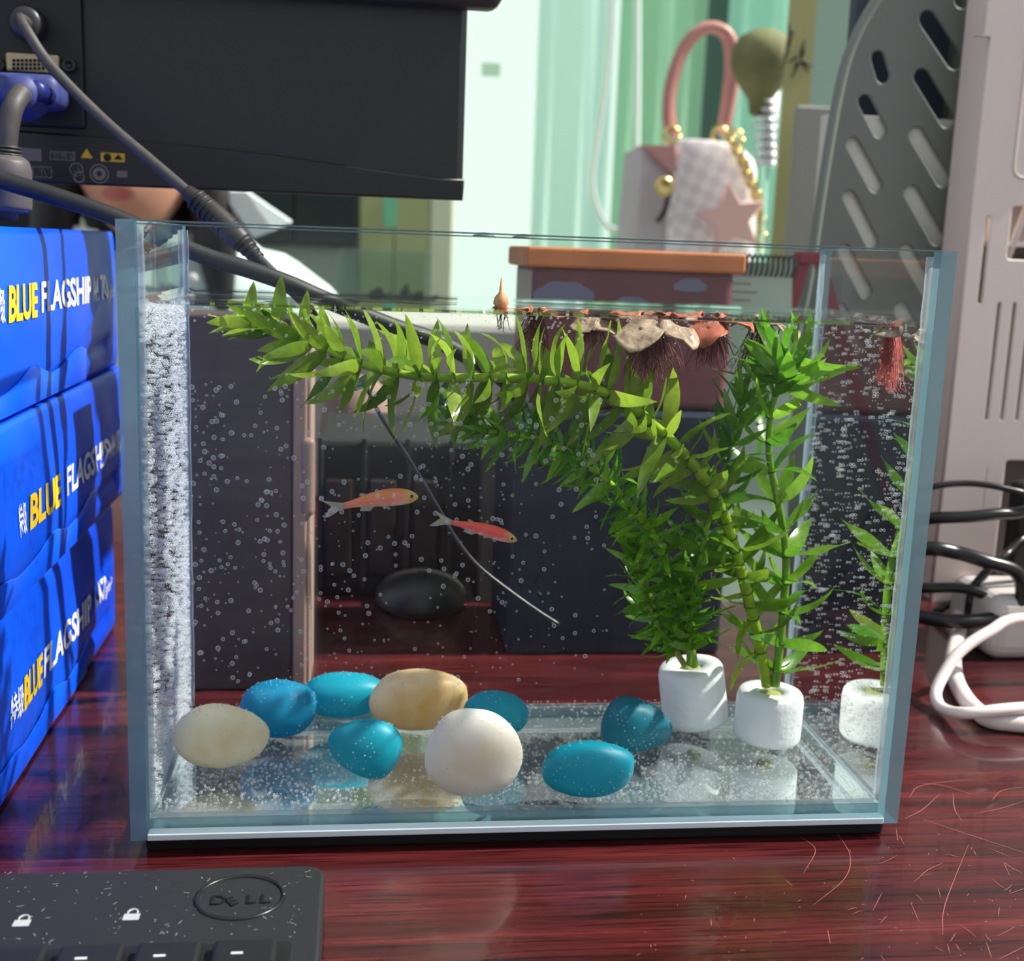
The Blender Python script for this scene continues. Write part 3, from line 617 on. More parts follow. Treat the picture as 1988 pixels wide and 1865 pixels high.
def fish(nose, tail, Y, hk, m, finm, label, arch):
    a, b = at(*tail, Y), at(*nose, Y-.003); ax = (b-a); L = ax.length; ax.normalize(); upv = (V((0, 0, 1))-ax*ax.z).normalized(); M = basis(a, ax, upv.cross(ax), upv)
    t = thing('fish', (a+b)/2, label, 'fish', 'fish in the tank'); pr = [(0, .042), (.08, .044), (.2, .062), (.35, .088), (.5, .108), (.65, .116), (.78, .110), (.88, .09), (.94, .066), (.98, .036), (1, .010)]
    def h(s):
        for (s0, h0), (s1, h1) in zip(pr, pr[1:]):
            if s <= s1: return h0+(h1-h0)*(s-s0)/(s1-s0)
        return pr[-1][1]
    def zc(s): return arch*L*math.sin(math.pi*s)-.012*L*s**4
    n, seg = 40, 20; vs = []; fs = []
    for i in range(n+1):
        s = math.sin(math.pi/2*i/n)**.9; hh = h(s)*L*hk
        for j in range(seg):
            q = 2*math.pi*j/seg; vs.append(M @ V((s*L, .52*hh*math.cos(q), zc(s)+hh*math.sin(q)*(1 if math.sin(q) > 0 else .92))))
    for i in range(n):
        for j in range(seg): j2 = (j+1) % seg; fs.append((i*seg+j, (i+1)*seg+j, (i+1)*seg+j2, i*seg+j2))
    fs.append(tuple(range(seg))); fs.append(tuple(n*seg+j for j in range(seg))[::-1])
    off = org(t); bo = poly('body', vs, fs, m, t, True)
    # body mesh in its own axes so that its colours follow the fish
    bo.data.transform(Matrix.Translation(off)); bo.data.transform(M.inverted()); bo.matrix_basis = Matrix.Translation(-off) @ M
    def fin(name, pts, lab=None):
        k = len(pts); vv = [M @ V((x*L, .0025*L*s_, z*L)) for s_ in (-1, 1) for x, z in pts]
        f = [tuple(range(k))[::-1], tuple(range(k, 2*k))]+[(i, (i+1) % k, k+(i+1) % k, k+i) for i in range(k)]
        tag(poly(name, vv, f, finm, t), lab)
    fin('tail_fin', [(.02, .036), (-.08, .06), (-.28, .11), (-.17, .02), (-.30, -.13), (-.2, -.11), (-.08, -.055), (.02, -.036)], 'translucent forked tail fin')
    fin('dorsal_fin', [(.34, zc(.34)/L+.08*hk), (.24, zc(.2)/L+.115*hk), (.22, zc(.2)/L+.09*hk), (.27, zc(.27)/L+.06*hk)])
    fin('anal_fin', [(.40, zc(.4)/L-.085*hk), (.33, zc(.3)/L-.13*hk), (.2, zc(.2)/L-.105*hk), (.22, zc(.2)/L-.058*hk)])
    fin('pelvic_fin', [(.60, zc(.6)/L-.10*hk), (.52, zc(.5)/L-.14*hk), (.5, zc(.5)/L-.095*hk)])
    for s_ in (-1, 1):
        ec = M @ V((.918*L, s_*.52*h(.918)*L*hk*.9, zc(.92)+.014*L)); nv = (M.to_3x3() @ V((.15, s_, .1))).normalized(); rr = .040*L
        Q = nv.to_track_quat('Z', 'Y').to_matrix().to_4x4()
        eo = lathe('eye', [(rr*.95, -.2*rr), (rr, .1*rr), (rr*.7, .42*rr), (rr*.02, .5*rr)], mat('eye_ring', (222, 190, 140), .2), t, ec, 16, Q)
        lathe('pupil', [(rr*.55, .3*rr), (rr*.56, .5*rr), (rr*.3, .66*rr), (rr*.02, .7*rr)], mat('eye_black', (8, 8, 10), .1), eo, ec, 14, Q)
    return t
FIN = fin_mat('clear_fin', (220, 218, 205))
fish((812, 962), (668, 982), .040, 1.08, fish_mat('orange_fish', (232, 128, 74), (236, 134, 108), (234, 178, 172), (206, 172, 92)), FIN, 'pale orange little fish swimming right on the left', .03)
fish((1004, 1048), (876, 1014), .038, .92, fish_mat('red_fish', (240, 88, 70), (240, 92, 92), (238, 160, 164), (196, 160, 96)), FIN, 'brighter red little fish below and right of the orange one', .022)

# ------------------------------------------------------------------ air bubbles
ICO = bmesh.new(); bmesh.ops.create_icosphere(ICO, subdivisions=2, radius=1); IV = [v.co.copy() for v in ICO.verts]; IF = [tuple(v.index for v in f.verts) for f in ICO.faces]; ICO.free()
ICO = bmesh.new(); bmesh.ops.create_icosphere(ICO, subdivisions=1, radius=1); JV = [v.co.copy() for v in ICO.verts]; JF = [tuple(v.index for v in f.verts) for f in ICO.faces]; ICO.free()
rs = random.Random(21)
def cluster(name, pts, label, m=None, lo=False):
    vs = []; fs = []; A, B = (JV, JF) if lo else (IV, IF)
    for p, r in pts:
        k = len(vs); vs += [p+v*r for v in A]; fs += [tuple(i+k for i in f) for f in B]
    c = sum((p for p, r in pts), V())/len(pts); o = poly(name, vs, fs, m or BUB, None, True); base_origin(o, c)
    return tag(o, label, 'bubbles', kind='stuff')
def front(px, py, d=.0):  # a point on the inside of the front pane
    p = at(px, py, T+.0007+d); return p
big = []; small = []
def dens(px, py): return noise.noise(V((px/130, py/130, 3.3)))
while len(big) < 300:
    px, py = rs.uniform(372, 1180), rs.uniform(735, 1330)
    if rs.random() > (1.0-.55*(px-372)/808)*(.75+.6*dens(px, py))*(1 if py < 1230 else .7): continue
    big.append((front(px, py), rs.choice((.00062, .0007, .00076, .0008, .0006))))
while len(small) < 460:
    px, py = rs.uniform(372, 1180), rs.uniform(735, 1330)
    if rs.random() > (1.0-.5*(px-372)/808)*(.6+.9*dens(px+500, py)): continue
    small.append((front(px, py), rs.uniform(.0002, .00042)))
bmh = bpy.data.meshes.new('air_bubble'); bmh.from_pydata([tuple(v) for v in IV], [], IF); bmh.update(); bmh.polygons.foreach_set('use_smooth', [True]*len(bmh.polygons)); bmh.materials.append(BUB)
for p, r in big:
    o = bpy.data.objects.new('air_bubble', bmh); COL.objects.link(o); o.location = p; o.scale = (r, r, r)
    tag(o, 'round air bubble clinging to the front pane of the tank', 'bubble', 'air bubbles on the front pane')
cluster('small_bubbles', small, 'tiny air bubbles scattered between the larger ones on the front pane')
# bubbles over the weeds, the right pane, the floor, the stones and the left pane
pl = []
for o in bpy.data.objects:
    if o.name.startswith('leaf') and o.parent and o.parent.name.startswith('water_weed') and rs.random() < .85:
        M = Matrix.Translation(o.parent.location) @ o.matrix_basis
        for _ in range(rs.randint(0, 3)):
            v = rs.choice(o.data.vertices); n = (M.to_3x3() @ v.normal).normalized(); r = rs.uniform(.00018, .00042); p = M @ v.co+n*r*(1 if n.y < 0 else -1)
            if inside(p, 0): pl.append((p, r))
cluster('leaf_bubbles', pl, 'tiny air bubbles sticking to the green water weeds')
rp = []
for _ in range(1500):
    y = rs.uniform(T+.002, TD-T-.002); z = ZF+(ZWAT-ZF)*rs.random()
    if rs.random() < .55+.7*noise.noise(V((y*70, z*40, 1))): rp.append((V((TW-T-.0006, y, z)), rs.uniform(.0002, .0006)))
for _ in range(520):
    px, py = rs.uniform(1545, 1800), rs.uniform(650, 1500)
    if rs.random() < .6+.8*noise.noise(V((px/90, py/90, 8))):
        p = front(px, py)
        if p.x < TW-T-.001 and p.z < ZWAT-.001: rp.append((p, rs.uniform(.00025, .0005)))
for k in range(90):  # string of bubbles down the right front corner
    rp.append((V((TW-T-.001-rs.random()**2*.004, T+.001+rs.random()*.001, ZF+(ZWAT-ZF)*rs.random())), rs.uniform(.0002, .00045)))
cluster('right_pane_bubbles', rp, 'small air bubbles crowding the right pane of the tank')
lp = []
while len(lp) < 6500:
    y = rs.uniform(T+.001, TD-T-.001); z = ZF+(ZWAT-ZF)*rs.random(); u = (z-ZF)/(ZWAT-ZF); v = (y-T)/(TD-2*T)
    d = .25+.55*v+.6*(1-u)**1.5+.5*noise.noise(V((y*60, z*45, 4)))
    if u > .93: d += .6
    if rs.random() < d*.8: lp.append((V((T+.0004, y, z)), rs.uniform(.0002, .00062)))
cluster('left_pane_bubbles', lp, 'dense shimmering coat of air bubbles on the left pane', lo=True)
fp = []
while len(fp) < 4300:
    x = rs.uniform(T+.001, TW-T-.001); y = T+.001+(TD-2*T-.002)*rs.random()**1.35
    d = .45+.6*noise.noise(V((x*38, y*55, 6)))+.45*(1-(y-T)/TD)+(.35 if x < .03 else 0)
    if rs.random() < d: r = rs.uniform(.0002, .0005); fp.append((V((x, y, ZF+.0004+r)), r))
for k in range(170): fp.append((V((T+.004+(TW-2*T-.008)*k/169, TD-T-.0012, ZF+rs.choice((.0008, .0022))+rs.uniform(-.0002, .0002))), rs.uniform(.00022, .0004)))
for k in range(330): fp.append((V((rs.uniform(T+.002, TW-T-.002), T+.0008, ZF+rs.uniform(.0003, .0012))), rs.uniform(.0002, .0004)))
cluster('floor_bubbles', fp, 'fine air bubbles lying on the tank floor between the pebbles')
sp_ = []
for o in bpy.data.objects:
    if o.get('category') == 'pebble':
        vv = [v for v in o.data.vertices if v.normal.y < .45]
        for k in range(190):
            v = rs.choice(vv); r = rs.uniform(.00014, .00034)
            if noise.noise(v.co*130+o.location*60) > -.12: sp_.append((o.location+v.co+v.normal*r*.6, r))
cluster('pebble_bubbles', sp_, 'tiny air bubbles beading on the pebbles')
up_ = [(V((T+.004+(TW-2*T-.008)*rs.random(), T+.0012+rs.random()**3*.01, ZWAT-rs.random()**2*.008)), rs.uniform(.0002, .00045)) for k in range(170)]
cluster('surface_bubbles', up_, 'air bubbles strung along the front of the water surface')
# ================================================================== reams of copy paper
def ream_mat():
    m = mat('blue_wrapper', (4, 66, 214), .38, spec=.35); nt = m.node_tree; p = nt.nodes['Principled BSDF']
    tc = N(nt, 'ShaderNodeTexCoord'); n = N(nt, 'ShaderNodeTexNoise', Scale=5., Detail=2.); r = N(nt, 'ShaderNodeValToRGB'); r.color_ramp.elements[0].color = srgb(2, 60, 200); r.color_ramp.elements[1].color = srgb(6, 92, 250); r.color_ramp.elements[0].position = .35; r.color_ramp.elements[1].position = .65
    nt.links.new(tc.outputs['Object'], n.inputs['Vector']); nt.links.new(n.outputs['Fac'], r.inputs[0]); nt.links.new(r.outputs[0], p.inputs['Base Color']); return m
BLUEW = ream_mat(); YT = mat('yellow_print', (250, 205, 40), .45); WT = mat('white_print', (238, 240, 248), .45)
RX, RY0, RY1 = -.0515, .028, .250
BASE = (.40, .39, .53)
SPAN = (((.046, .063), (.0642, .094), (.0954, .176), (.181, .194), (.196, .2055), (.2078, .222)), ((.062, .0715), (.0752, .1229), (.1307, .2132), (.2182, .2325), (.234, .2427), (.244, .2545)), ((.049, .0608), (.0645, .1023), (.1075, .1947), (.198, .211), (.214, .228), (.2295, .2455)))
def ream(k, z0, z1, dx, label):
    RY1 = (.238, .262, .257)[k]
    t = thing('paper_ream', (RX+dx-.148, (RY0+RY1)/2, z0), label, 'paper ream', 'stacked reams of copy paper')
    nu, nv = 90, 26; rs = random.Random(40+k); x0 = RX+dx; F = {}
    def face(y, z):
        u = (y-RY0)/(RY1-RY0); v = (z-z0)/(z1-z0)
        d = .0016*math.sin(math.pi*v)+.0012*noise.noise(V((u*4, v*2.2, k*3.1)))+.0004*noise.noise(V((u*11, v*5, k)))
        # crisp diagonal wrinkles
        d += .0018*max(0, 1-abs((v-.42)-(u-.72)*.9)*14)*max(0, 1-abs(u-.78)*5)
        d -= .0022*max(0, 1-abs(v-.16+.05*math.sin(u*5))*16)*(1 if u < .9 else .3)
        d *= min(1, v*9, (1-v)*9, (1-u)*14+.1)
        return x0+d
    vs = []; fs = []
    for j in range(nv+1):
        for i in range(nu+1):
            y = RY0+(RY1-RY0)*i/nu; z = z0+.0003+(z1-z0-.0006)*j/nv; vs.append((face(y, z)-.0012*(abs(2*j/nv-1)**14), y, z))
    for j in range(nv):
        for i in range(nu): a = j*(nu+1)+i; fs.append((a, a+1, a+nu+2, a+nu+1))
    n0 = len(vs); xb = x0-.297
    vs += [(xb, RY0, z0+.0003), (xb, RY1, z0+.0003), (xb, RY1, z1-.0003), (xb, RY0, z1-.0003)]
    bot = list(range(nu+1)); top = [nv*(nu+1)+i for i in range(nu+1)]; l = [j*(nu+1) for j in range(nv+1)]; r = [j*(nu+1)+nu for j in range(nv+1)]
    fs += [(n0, n0+1, n0+2, n0+3)[::-1], tuple(top+[n0+2, n0+3]), tuple(bot[::-1]+[n0, n0+1]), tuple([n0]+l[::-1][::-1]+[n0+3])[::-1], tuple([n0+1]+r+[n0+2])]
    poly('wrapper', vs, fs, BLUEW, t, True).data.polygons.foreach_set('use_smooth', [i < nu*nv for i in range(len(fs))])
    # the folded flap that runs along the lower edge
    fv = []; ff = []; n = 40
    for i in range(n+1):
        y = RY0+(RY1-RY0)*(.02+.66*i/n); h = .0105+.003*math.sin(i*.35+k)+.004*(i/n)
        fv += [(face(y, z0+.003)+.0006, y, z0+.0015), (face(y, z0+h)+.0011, y, z0+h), (face(y, z0+h)+.0005, y, z0+h+.0004)]
    for i in range(n): a = 3*i; ff += [(a, a+3, a+4, a+1), (a+1, a+4, a+5, a+2)]
    poly('folded_flap', fv, ff, BLUEW, t, True)
    # printed words follow the wrapper
    def word(name, s, ya, yb, zz, size, m, lab, bold):
        o = text(name, s, size, Matrix.Identity(4), m, t, .16, 1, 0, bold); off = org(t)
        for v in o.data.vertices: v.co = v.co+off
        xs = [v.co.x for v in o.data.vertices]; xa, xb = min(xs), max(xs)
        for v in o.data.vertices:
            y = ya+(v.co.x-xa)/(xb-xa)*(yb-ya); z = zz+v.co.y; v.co = V((face(y, z)+.0005, y, z))-off
        o.data.update(); tag(o, lab)
    zz = z0+(z1-z0)*BASE[k]
    for (s_, m_, lab_, hgt, bold), (ya, yb) in zip((('特级', WT, 'white printed characters', .0125, .0002), ('BLUE', YT, 'yellow printed word BLUE', .0170, .0006), ('FLAGSHIP', WT, 'white printed word FLAGSHIP', .0158, .0004), ('A4', WT, 'white printed A4', .0158, .0003), ('70', WT, 'white printed number 70', .0158, .0003), ('g/m²', WT, 'white printed gram weight', .0085, .0001)), SPAN[k]):
        word('printed_text', s_, ya, yb, zz-(.001 if s_ == 'BLUE' else 0), hgt, m_, lab_, bold)
    return t
ream(0, 0, .0660, .000, 'blue wrapped copy paper ream at the bottom of the stack')
ream(1, .0662, .1325, .002, 'blue wrapped copy paper ream in the middle of the stack')
ream(2, .1327, .1995, .0005, 'blue wrapped copy paper ream on top of the stack')

# ================================================================== keyboard
KZ = .013
kbR = atz(628, 1690, KZ); kbT = kbR.y+.004
KB = mat('keyboard_black', (30, 32, 35), .55, bump=.08, bscale=1500); KEY = mat('key_black', (24, 25, 28), .5)
kx1 = kbR.x+.0005; kb = thing('keyboard', (kx1-.22, kbT-.07, 0), 'black computer keyboard corner lying in front of the tank', 'keyboard')
bm_ = boxbm((kx1-.44, kbT-.145, .003), (kx1, kbT, KZ)); 
bmesh.ops.bevel(bm_, geom=[e_ for e_ in bm_.edges if abs(e_.verts[0].co.z-e_.verts[1].co.z) > .005], offset=.0065, segments=5, affect='EDGES', profile=.5)
bmesh.ops.bevel(bm_, geom=[e_ for e_ in bm_.edges if e_.verts[0].co.z > .012 and e_.verts[1].co.z > .012], offset=.0012, segments=2, affect='EDGES', profile=.5)
frombm('body', bm_, KB, kb)
for x in (kx1-.42, kx1-.02):
    for y in (kbT-.13, kbT-.012): box('foot', (x-.008, y-.004, 0), (x+.008, y+.004, .0031), mat('rubber', (20, 20, 20), .9), kb, .0005)
yk = atz(500, 1842, KZ).y
xk = atz(540, 1840, KZ).x
box('key_tray', (kx1-.43, kbT-.143, KZ-.002), (xk+.004, yk+.0035, KZ+.0002), mat('tray_black', (15, 15, 17), .6), kb, .0005)
for r_ in range(5):
    for c in range(14):
        x1 = xk-c*.0195; y1 = yk-r_*.0195
        if x1 < kx1-.40: continue
        k_ = box('key', (x1-.0165, y1-.0165, KZ-.0008), (x1, y1, KZ+.0035), KEY, kb, .0012)
        if r_ == 0 and c < 3: box('legend', (x1-.0115, y1-.0075, KZ+.00352), (x1-.0085, y1-.0066, KZ+.0036), mat('legend_white', (200, 205, 210), .5), k_)
# badge: raised ring and letters
lc = atz(466, 1742, KZ); EMB = mat('badge_black', (26, 28, 31), .3)
Q = [V((lc.x+.0122*math.cos(2*math.pi*i/48), lc.y+.0116*math.sin(2*math.pi*i/48), KZ+.0001)) for i in range(49)]
tag(tube('badge_ring', Q, .0006, EMB, kb, 6, raw=True), 'oval embossed ring')
def kbtext(s, px, py, size, sx=1., rot=0.):
    p = atz(px, py, KZ); return text('badge_letter', s, size, basis((p.x, p.y, KZ), (math.cos(rot), math.sin(rot), 0), (-math.sin(rot), math.cos(rot), 0)), EMB, kb, 0, sx, .0004, .00005)
kbtext('D', 404, 1757, .0068); kbtext('E', 446, 1760, .0058, 1, .55); kbtext('L', 474, 1755, .0068); kbtext('L', 502, 1754, .0068)
IC = mat('icon_grey', (165, 170, 175), .6)
for px, py in ((42, 1792), (255, 1780)):
    p = atz(px, py, KZ); li = box('lock_icon', (p.x-.0022, p.y-.0016, KZ+.00005), (p.x+.0022, p.y+.0016, KZ+.00015), IC, kb, .00005)
    tube('lock_shackle', [V((p.x-.0013, p.y+.0016, KZ+.0001)), V((p.x-.0012, p.y+.003, KZ+.0001)), V((p.x, p.y+.0039, KZ+.0001)), V((p.x+.0012, p.y+.003, KZ+.0001)), V((p.x+.0013, p.y+.0016, KZ+.0001))], .0003, IC, li, 5, 4)
rs = random.Random(8); G = []
for k in range(150):
    p = atz(rs.uniform(0, 620), rs.uniform(1690, 1862), KZ+.0001); s = rs.uniform(.0001, .0004); a = rs.uniform(0, 3); d = V((math.cos(a), math.sin(a), 0))*s*rs.choice((1, 1, 2.5)); n = V((-d.y, d.x, 0)).normalized()*.00012
    if p.x > kx1-.004: continue
    G.append(([p+d+n, p-d+n, p-d-n, p+d-n], [(0, 1, 2, 3)]))
vs, fs = merge(G); tag(poly('dust', vs, fs, mat('dust_grey', (120, 125, 130), .9), kb), 'pale specks of dust', kind='stuff')

# ================================================================== monitor seen from behind
MY = .200
mon = thing('monitor', (-.14, MY+.03, .22), 'black computer monitor seen from behind above the paper reams', 'monitor')
MB1 = mat('monitor_back', (25, 26, 28), .42, bump=.06, bscale=1200); MB2 = mat('monitor_chin', (13, 13, 14), .38)
e0, e1 = at(907, 0, MY), at(896, 388, MY); mx1 = e1.x+.0006
def onm(px, py, d=0.): p = at(px, py, MY-d); return p
zb = at(893, 386, MY).z; zbl = at(0, 366, MY).z; X0 = -.42
# shell: outline in the back plane with thickness towards the screen
box('shell', (X0, MY+.001, zb+.0015), (mx1, MY+.040, zb+.33), MB1, mon, .003)
box('screen', (X0+.012, MY+.0402, zb+.02), (mx1-.012, MY+.042, zb+.32), mat('screen_black', (10, 12, 14), .15), mon)
# chin: darker lower band whose upper border drops to the right
U = [(mx1-.001, zb), (mx1-.0005, at(900, 352, MY).z)]
for px, py in ((850, 350), (760, 338), (650, 322), (520, 303), (400, 290), (250, 276), (120, 264), (0, 255)): q = onm(px, py); U.append((q.x, q.z))
U += [(X0, U[-1][1]+.004), (X0, zb)]
plate('chin', [[V(p) for p in U]], .004, basis((0, MY-.0005, 0), (1, 0, 0), (0, 0, 1)), MB2, mon, .0008)
# upper housing bulging towards us
HY = MY-.012; hz = at(900, 9, HY).z; hx = at(978, 4, HY).x
hb = boxbm((X0+.03, HY, hz), (hx, MY+.0008, hz+.25)); bmesh.ops.bevel(hb, geom=[e_ for e_ in hb.edges if all(v.co.y < HY+.001 for v in e_.verts) or (all(v.co.x > hx-.001 for v in e_.verts))], offset=.006, segments=4, affect='EDGES', profile=.5)
frombm('upper_housing', hb, mat('housing_grey', (46, 48, 52), .5, bump=.1, bscale=900), mon)
# recess plate with sockets
a, b = onm(-60, 240), onm(160, 14)
rp_ = box('socket_recess', (a.x-.05, MY-.0022, a.z), (b.x, MY+.002, b.z+.004), mat('recess_black', (9, 9, 11), .5), mon, .001)
PORT = mat('port_cream', (196, 178, 138), .4)
a, b = onm(18, 140), onm(119, 110)
dv = box('display_socket', (a.x, MY-.0052, a.z), (b.x, MY-.002, b.z), PORT, mon, .001)
for i in range(8):
    for j in range(3):
        c = onm(27+8.1*i, 117.5+7.6*j, .0053); box('pin_hole', (c.x-.0006, c.y-.0002, c.z-.0006), (c.x+.0006, c.y+.0002, c.z+.0006), mat('hole_black', (12, 8, 5), .8), dv)
for px in (2, 139):
    c = onm(px, 130); lathe('screw_post', [(.0030, 0), (.0030, .004), (.0018, .0042), (.0016, .003)], mat('screw_black', (34, 35, 38), .35), mon, (c.x, MY-.002, c.z), 12, Matrix.Rotation(R(90), 4, 'X'))
# print on the chin
PR = mat('label_grey', (120, 108, 98), .7); PRY = mat('label_yellow', (205, 165, 35), .6); PRD = mat('label_dark', (25, 20, 18), .7)
def lab(px0, py0, px1, py1, m, d=.0036, name='label_print', par=mon):
    a, b = onm(px0, py1), onm(px1, py0); return box(name, (a.x, MY-d, a.z), (b.x, MY-d+.0003, b.z), m, par)
def labframe(px0, py0, px1, py1, s, size):
    a, b = onm(px0, py1, .0034), onm(px1, py0, .0034); t = .0004
    plate('label_frame', [[V((a.x, a.z)), V((b.x, a.z)), V((b.x, b.z)), V((a.x, b.z))], [V((a.x+t, a.z+t)), V((b.x-t, a.z+t)), V((b.x-t, b.z-t)), V((a.x+t, b.z-t))]], .0002, basis((0, MY-.0035, 0), (1, 0, 0), (0, 0, 1)), PR, mon)
    if s: text('label_text', s, size, basis((a.x+.001, MY-.0036, a.z+.001), (1, 0, 0), (0, 0, 1)), PR, mon)
lab(40, 290, 84, 312, PR); labframe(97, 295, 145, 310, '合格证', .0034); labframe(64, 324, 101, 344, '⚠', .0045)
y_ = lab(199, 299, 245, 314, PRY)
c = onm(212, 306.5); lathe('label_symbol', [(.0017, 0), (.0017, .0001)], PRD, mon, (c.x, MY-.0037, c.z), 14, Matrix.Rotation(R(90), 4, 'X'))
c = onm(233, 311); poly('label_symbol', [(c.x-.002, MY-.0038, c.z), (c.x+.002, MY-.0038, c.z), (c.x, MY-.0038, c.z+.0024)], [(0, 1, 2)], PRD, mon)
c = onm(172, 308); poly('warning_triangle', [(c.x-.0026, MY-.0036, c.z), (c.x+.0026, MY-.0036, c.z), (c.x, MY-.0036, c.z+.0042)], [(0, 1, 2)], PRY, mon)
def ringp(px, py, ro, ri):
    c = onm(px, py); plate('label_ring', [[V((c.x+q*math.cos(k*math.pi/10), c.z+q*math.sin(k*math.pi/10))) for k in range(20)] for q in (ro, ri)], .0002, basis((0, MY-.0035, 0), (1, 0, 0), (0, 0, 1)), PR, mon)
ringp(152, 330, .0030, .0025); ringp(157, 345, .0024, .0018); ringp(196, 338, .0042, .0037); ringp(196, 338, .0028, .0012)
text('label_text', 'UL', .0032, basis((onm(145, 333).x, MY-.0036, onm(145, 334).z), (1, 0, 0), (0, 0, 1)), PR, mon)
for k in range(4): lab(230, 333+3.2*k, 250, 335+3.2*k, PR)
text('label_text', 'CAN ICES-3\n(B)/NMB-3(B)', .0026, basis((onm(103, 330).x, MY-.0036, onm(103, 331).z), (1, 0, 0), (0, 0, 1)), mat('label_faint', (58, 50, 46), .8), mon)
# support arm, out of the picture to the left
ARM = mat('arm_grey', (70, 72, 76), .4, .6)
tube('support_arm', [V((-.30, MY, .36)), V((-.30, .15, .36)), V((-.40, .14, .36)), V((-.40, .14, .02))], .014, ARM, mon, 12, 1)
lathe('support_foot', [(.06, 0), (.06, .012), (.02, .02), (.016, .03)], ARM, mon, (-.43, .14, 0), 24)

# ------------------------------------------------------------------ plugs and cables at the monitor
CAB = mat('cable_black', (38, 38, 41), .5); CABG = mat('cable_grey', (68, 66, 67), .55, var=.15, vscale=300)
pc = thing('power_cable', at(560, 545, .125), 'thin dark grey power cable running diagonally from the monitor', 'cable')
pp = onm(42, 36)
lathe('plug_socket', [(.0072, 0), (.0072, .008), (.006, .0105), (.0035, .011)], mat('plug_grey', (44, 44, 47), .4), pc, (at(62, 52, MY).x, MY-.0022, at(62, 52, MY).z), 20, Matrix.Rotation(R(90), 4, 'X'))
P = [at(60, 52, MY-.008), at(40, 36, .178), at(52, 60, .172), at(100, 130, .168), at(200, 232, .160), at(300, 318, .150), at(370, 378, .142)]
tube('cord', P, .00235, CABG, pc, 10)
P2_ = [at(362, 371, .143), at(388, 392, .141), at(420, 420, .138), at(455, 455, .135), at(470, 470, .134)]
tube('ferrite_sleeve', P2_, [.0028, .0042, .0046, .0050, .0046], mat('sleeve_black', (46, 44, 45), .5), pc, 12)
for k in range(9):
    u = k/8; p0 = at(380+75*u, 386+68*u, .1415-.006*u); p1 = at(384+75*u, 390+68*u, .1412-.006*u)
    tube('sleeve_rib', [p0, p1], [.0047+.0006*u]*2, mat('rib_black', (34, 33, 34), .5), pc, 12, raw=True)
for k in range(4):
    u = k/3; p0 = at(470+26*u, 470+27*u, .134-.002*u); p1 = at(476+26*u, 476+27*u, .1335-.002*u); tube('sleeve_rib', [p0, p1], [.0040-.001*u]*2, mat('rib_black', (34, 33, 34), .5), pc, 12, raw=True)
tube('cord', [at(468, 468, .1345), at(500, 500, .131), at(545, 545, .127), at(600, 600, .126), at(650, 690, .13), at(690, 730, .14)], .0021, CAB, pc, 10)
vg = thing('display_cable', at(20, 430, .17), 'grey display cable with a blue plug hanging beside the monitor sockets', 'cable')
a, b = onm(-40, 232), onm(142, 160)
bm_ = boxbm((a.x, MY-.028, a.z+.004), (b.x, MY-.003, b.z)); bmesh.ops.bevel(bm_, geom=bm_.edges[:], offset=.005, segments=4, affect='EDGES', profile=.5)
VB = mat('blue_plug', (58, 68, 128), .55, var=.2, vscale=200)
frombm('plug', bm_, VB, vg, True)
tube('plug_neck', [at(55, 195, MY-.02), at(48, 184, .165), at(38, 178, .155)], [.0085, .0078, .0068], VB, vg, 14)
lathe('thumb_screw', [(.0042, 0), (.0042, .016), (.003, .018)], mat('blue_screw', (26, 38, 110), .4), vg, (at(92, 190, MY-.024).x, MY-.026, at(92, 186, MY-.024).z), 12, Matrix.Rotation(R(90), 4, 'X'))
tube('cord', [at(42, 180, .155), at(26, 205, .148), at(16, 245, .146), at(12, 290, .146), at(12, 330, .146), at(14, 424, .15)], .0042, CABG, vg, 14)
tube('ferrite_bead', [at(12, 300, .146), at(12, 310, .146), at(12, 330, .146), at(13, 395, .147), at(13, 408, .147), at(13, 412, .147)], [.0055, .0085, .0098, .0098, .009, .006], mat('bead_grey', (86, 82, 84), .5), vg, 18)
for k in range(3): tube('sleeve_rib', [at(11, 284+7*k, .146), at(11, 288+7*k, .146)], .0062, mat('rib_grey', (50, 48, 50), .5), vg, 14, raw=True)
tk = tube('thick_cable', [at(-60, 322, .125), at(0, 348, .122), at(110, 382, .120), at(230, 424, .119), at(385, 492, .118), at(480, 522, .118), at(560, 550, .119), at(640, 585, .122), at(760, 632, .128), at(870, 672, .135), at(1000, 760, .15), at(1060, 900, .16)], .0035, mat('cable_matt_black', (30, 31, 35), .55, var=.2, vscale=200), None, 12)
tag(base_origin(tk, tk.data.vertices[0].co.copy()), 'thick black cable passing behind the top of the tank', 'cable')
tw = tube('thin_wire', [at(705, 735, .125), at(735, 800, .125), at(790, 885, .125), at(850, 985, .124), at(885, 1045, .123), at(930, 1100, .121), at(1000, 1155, .119), at(1050, 1190, .117), at(1085, 1212, .116)], .0009, mat('wire_black', (34, 36, 42), .3), None, 8)
tag(base_origin(tw, tw.data.vertices[0].co.copy()), 'thin black wire hanging behind the two fish', 'wire')
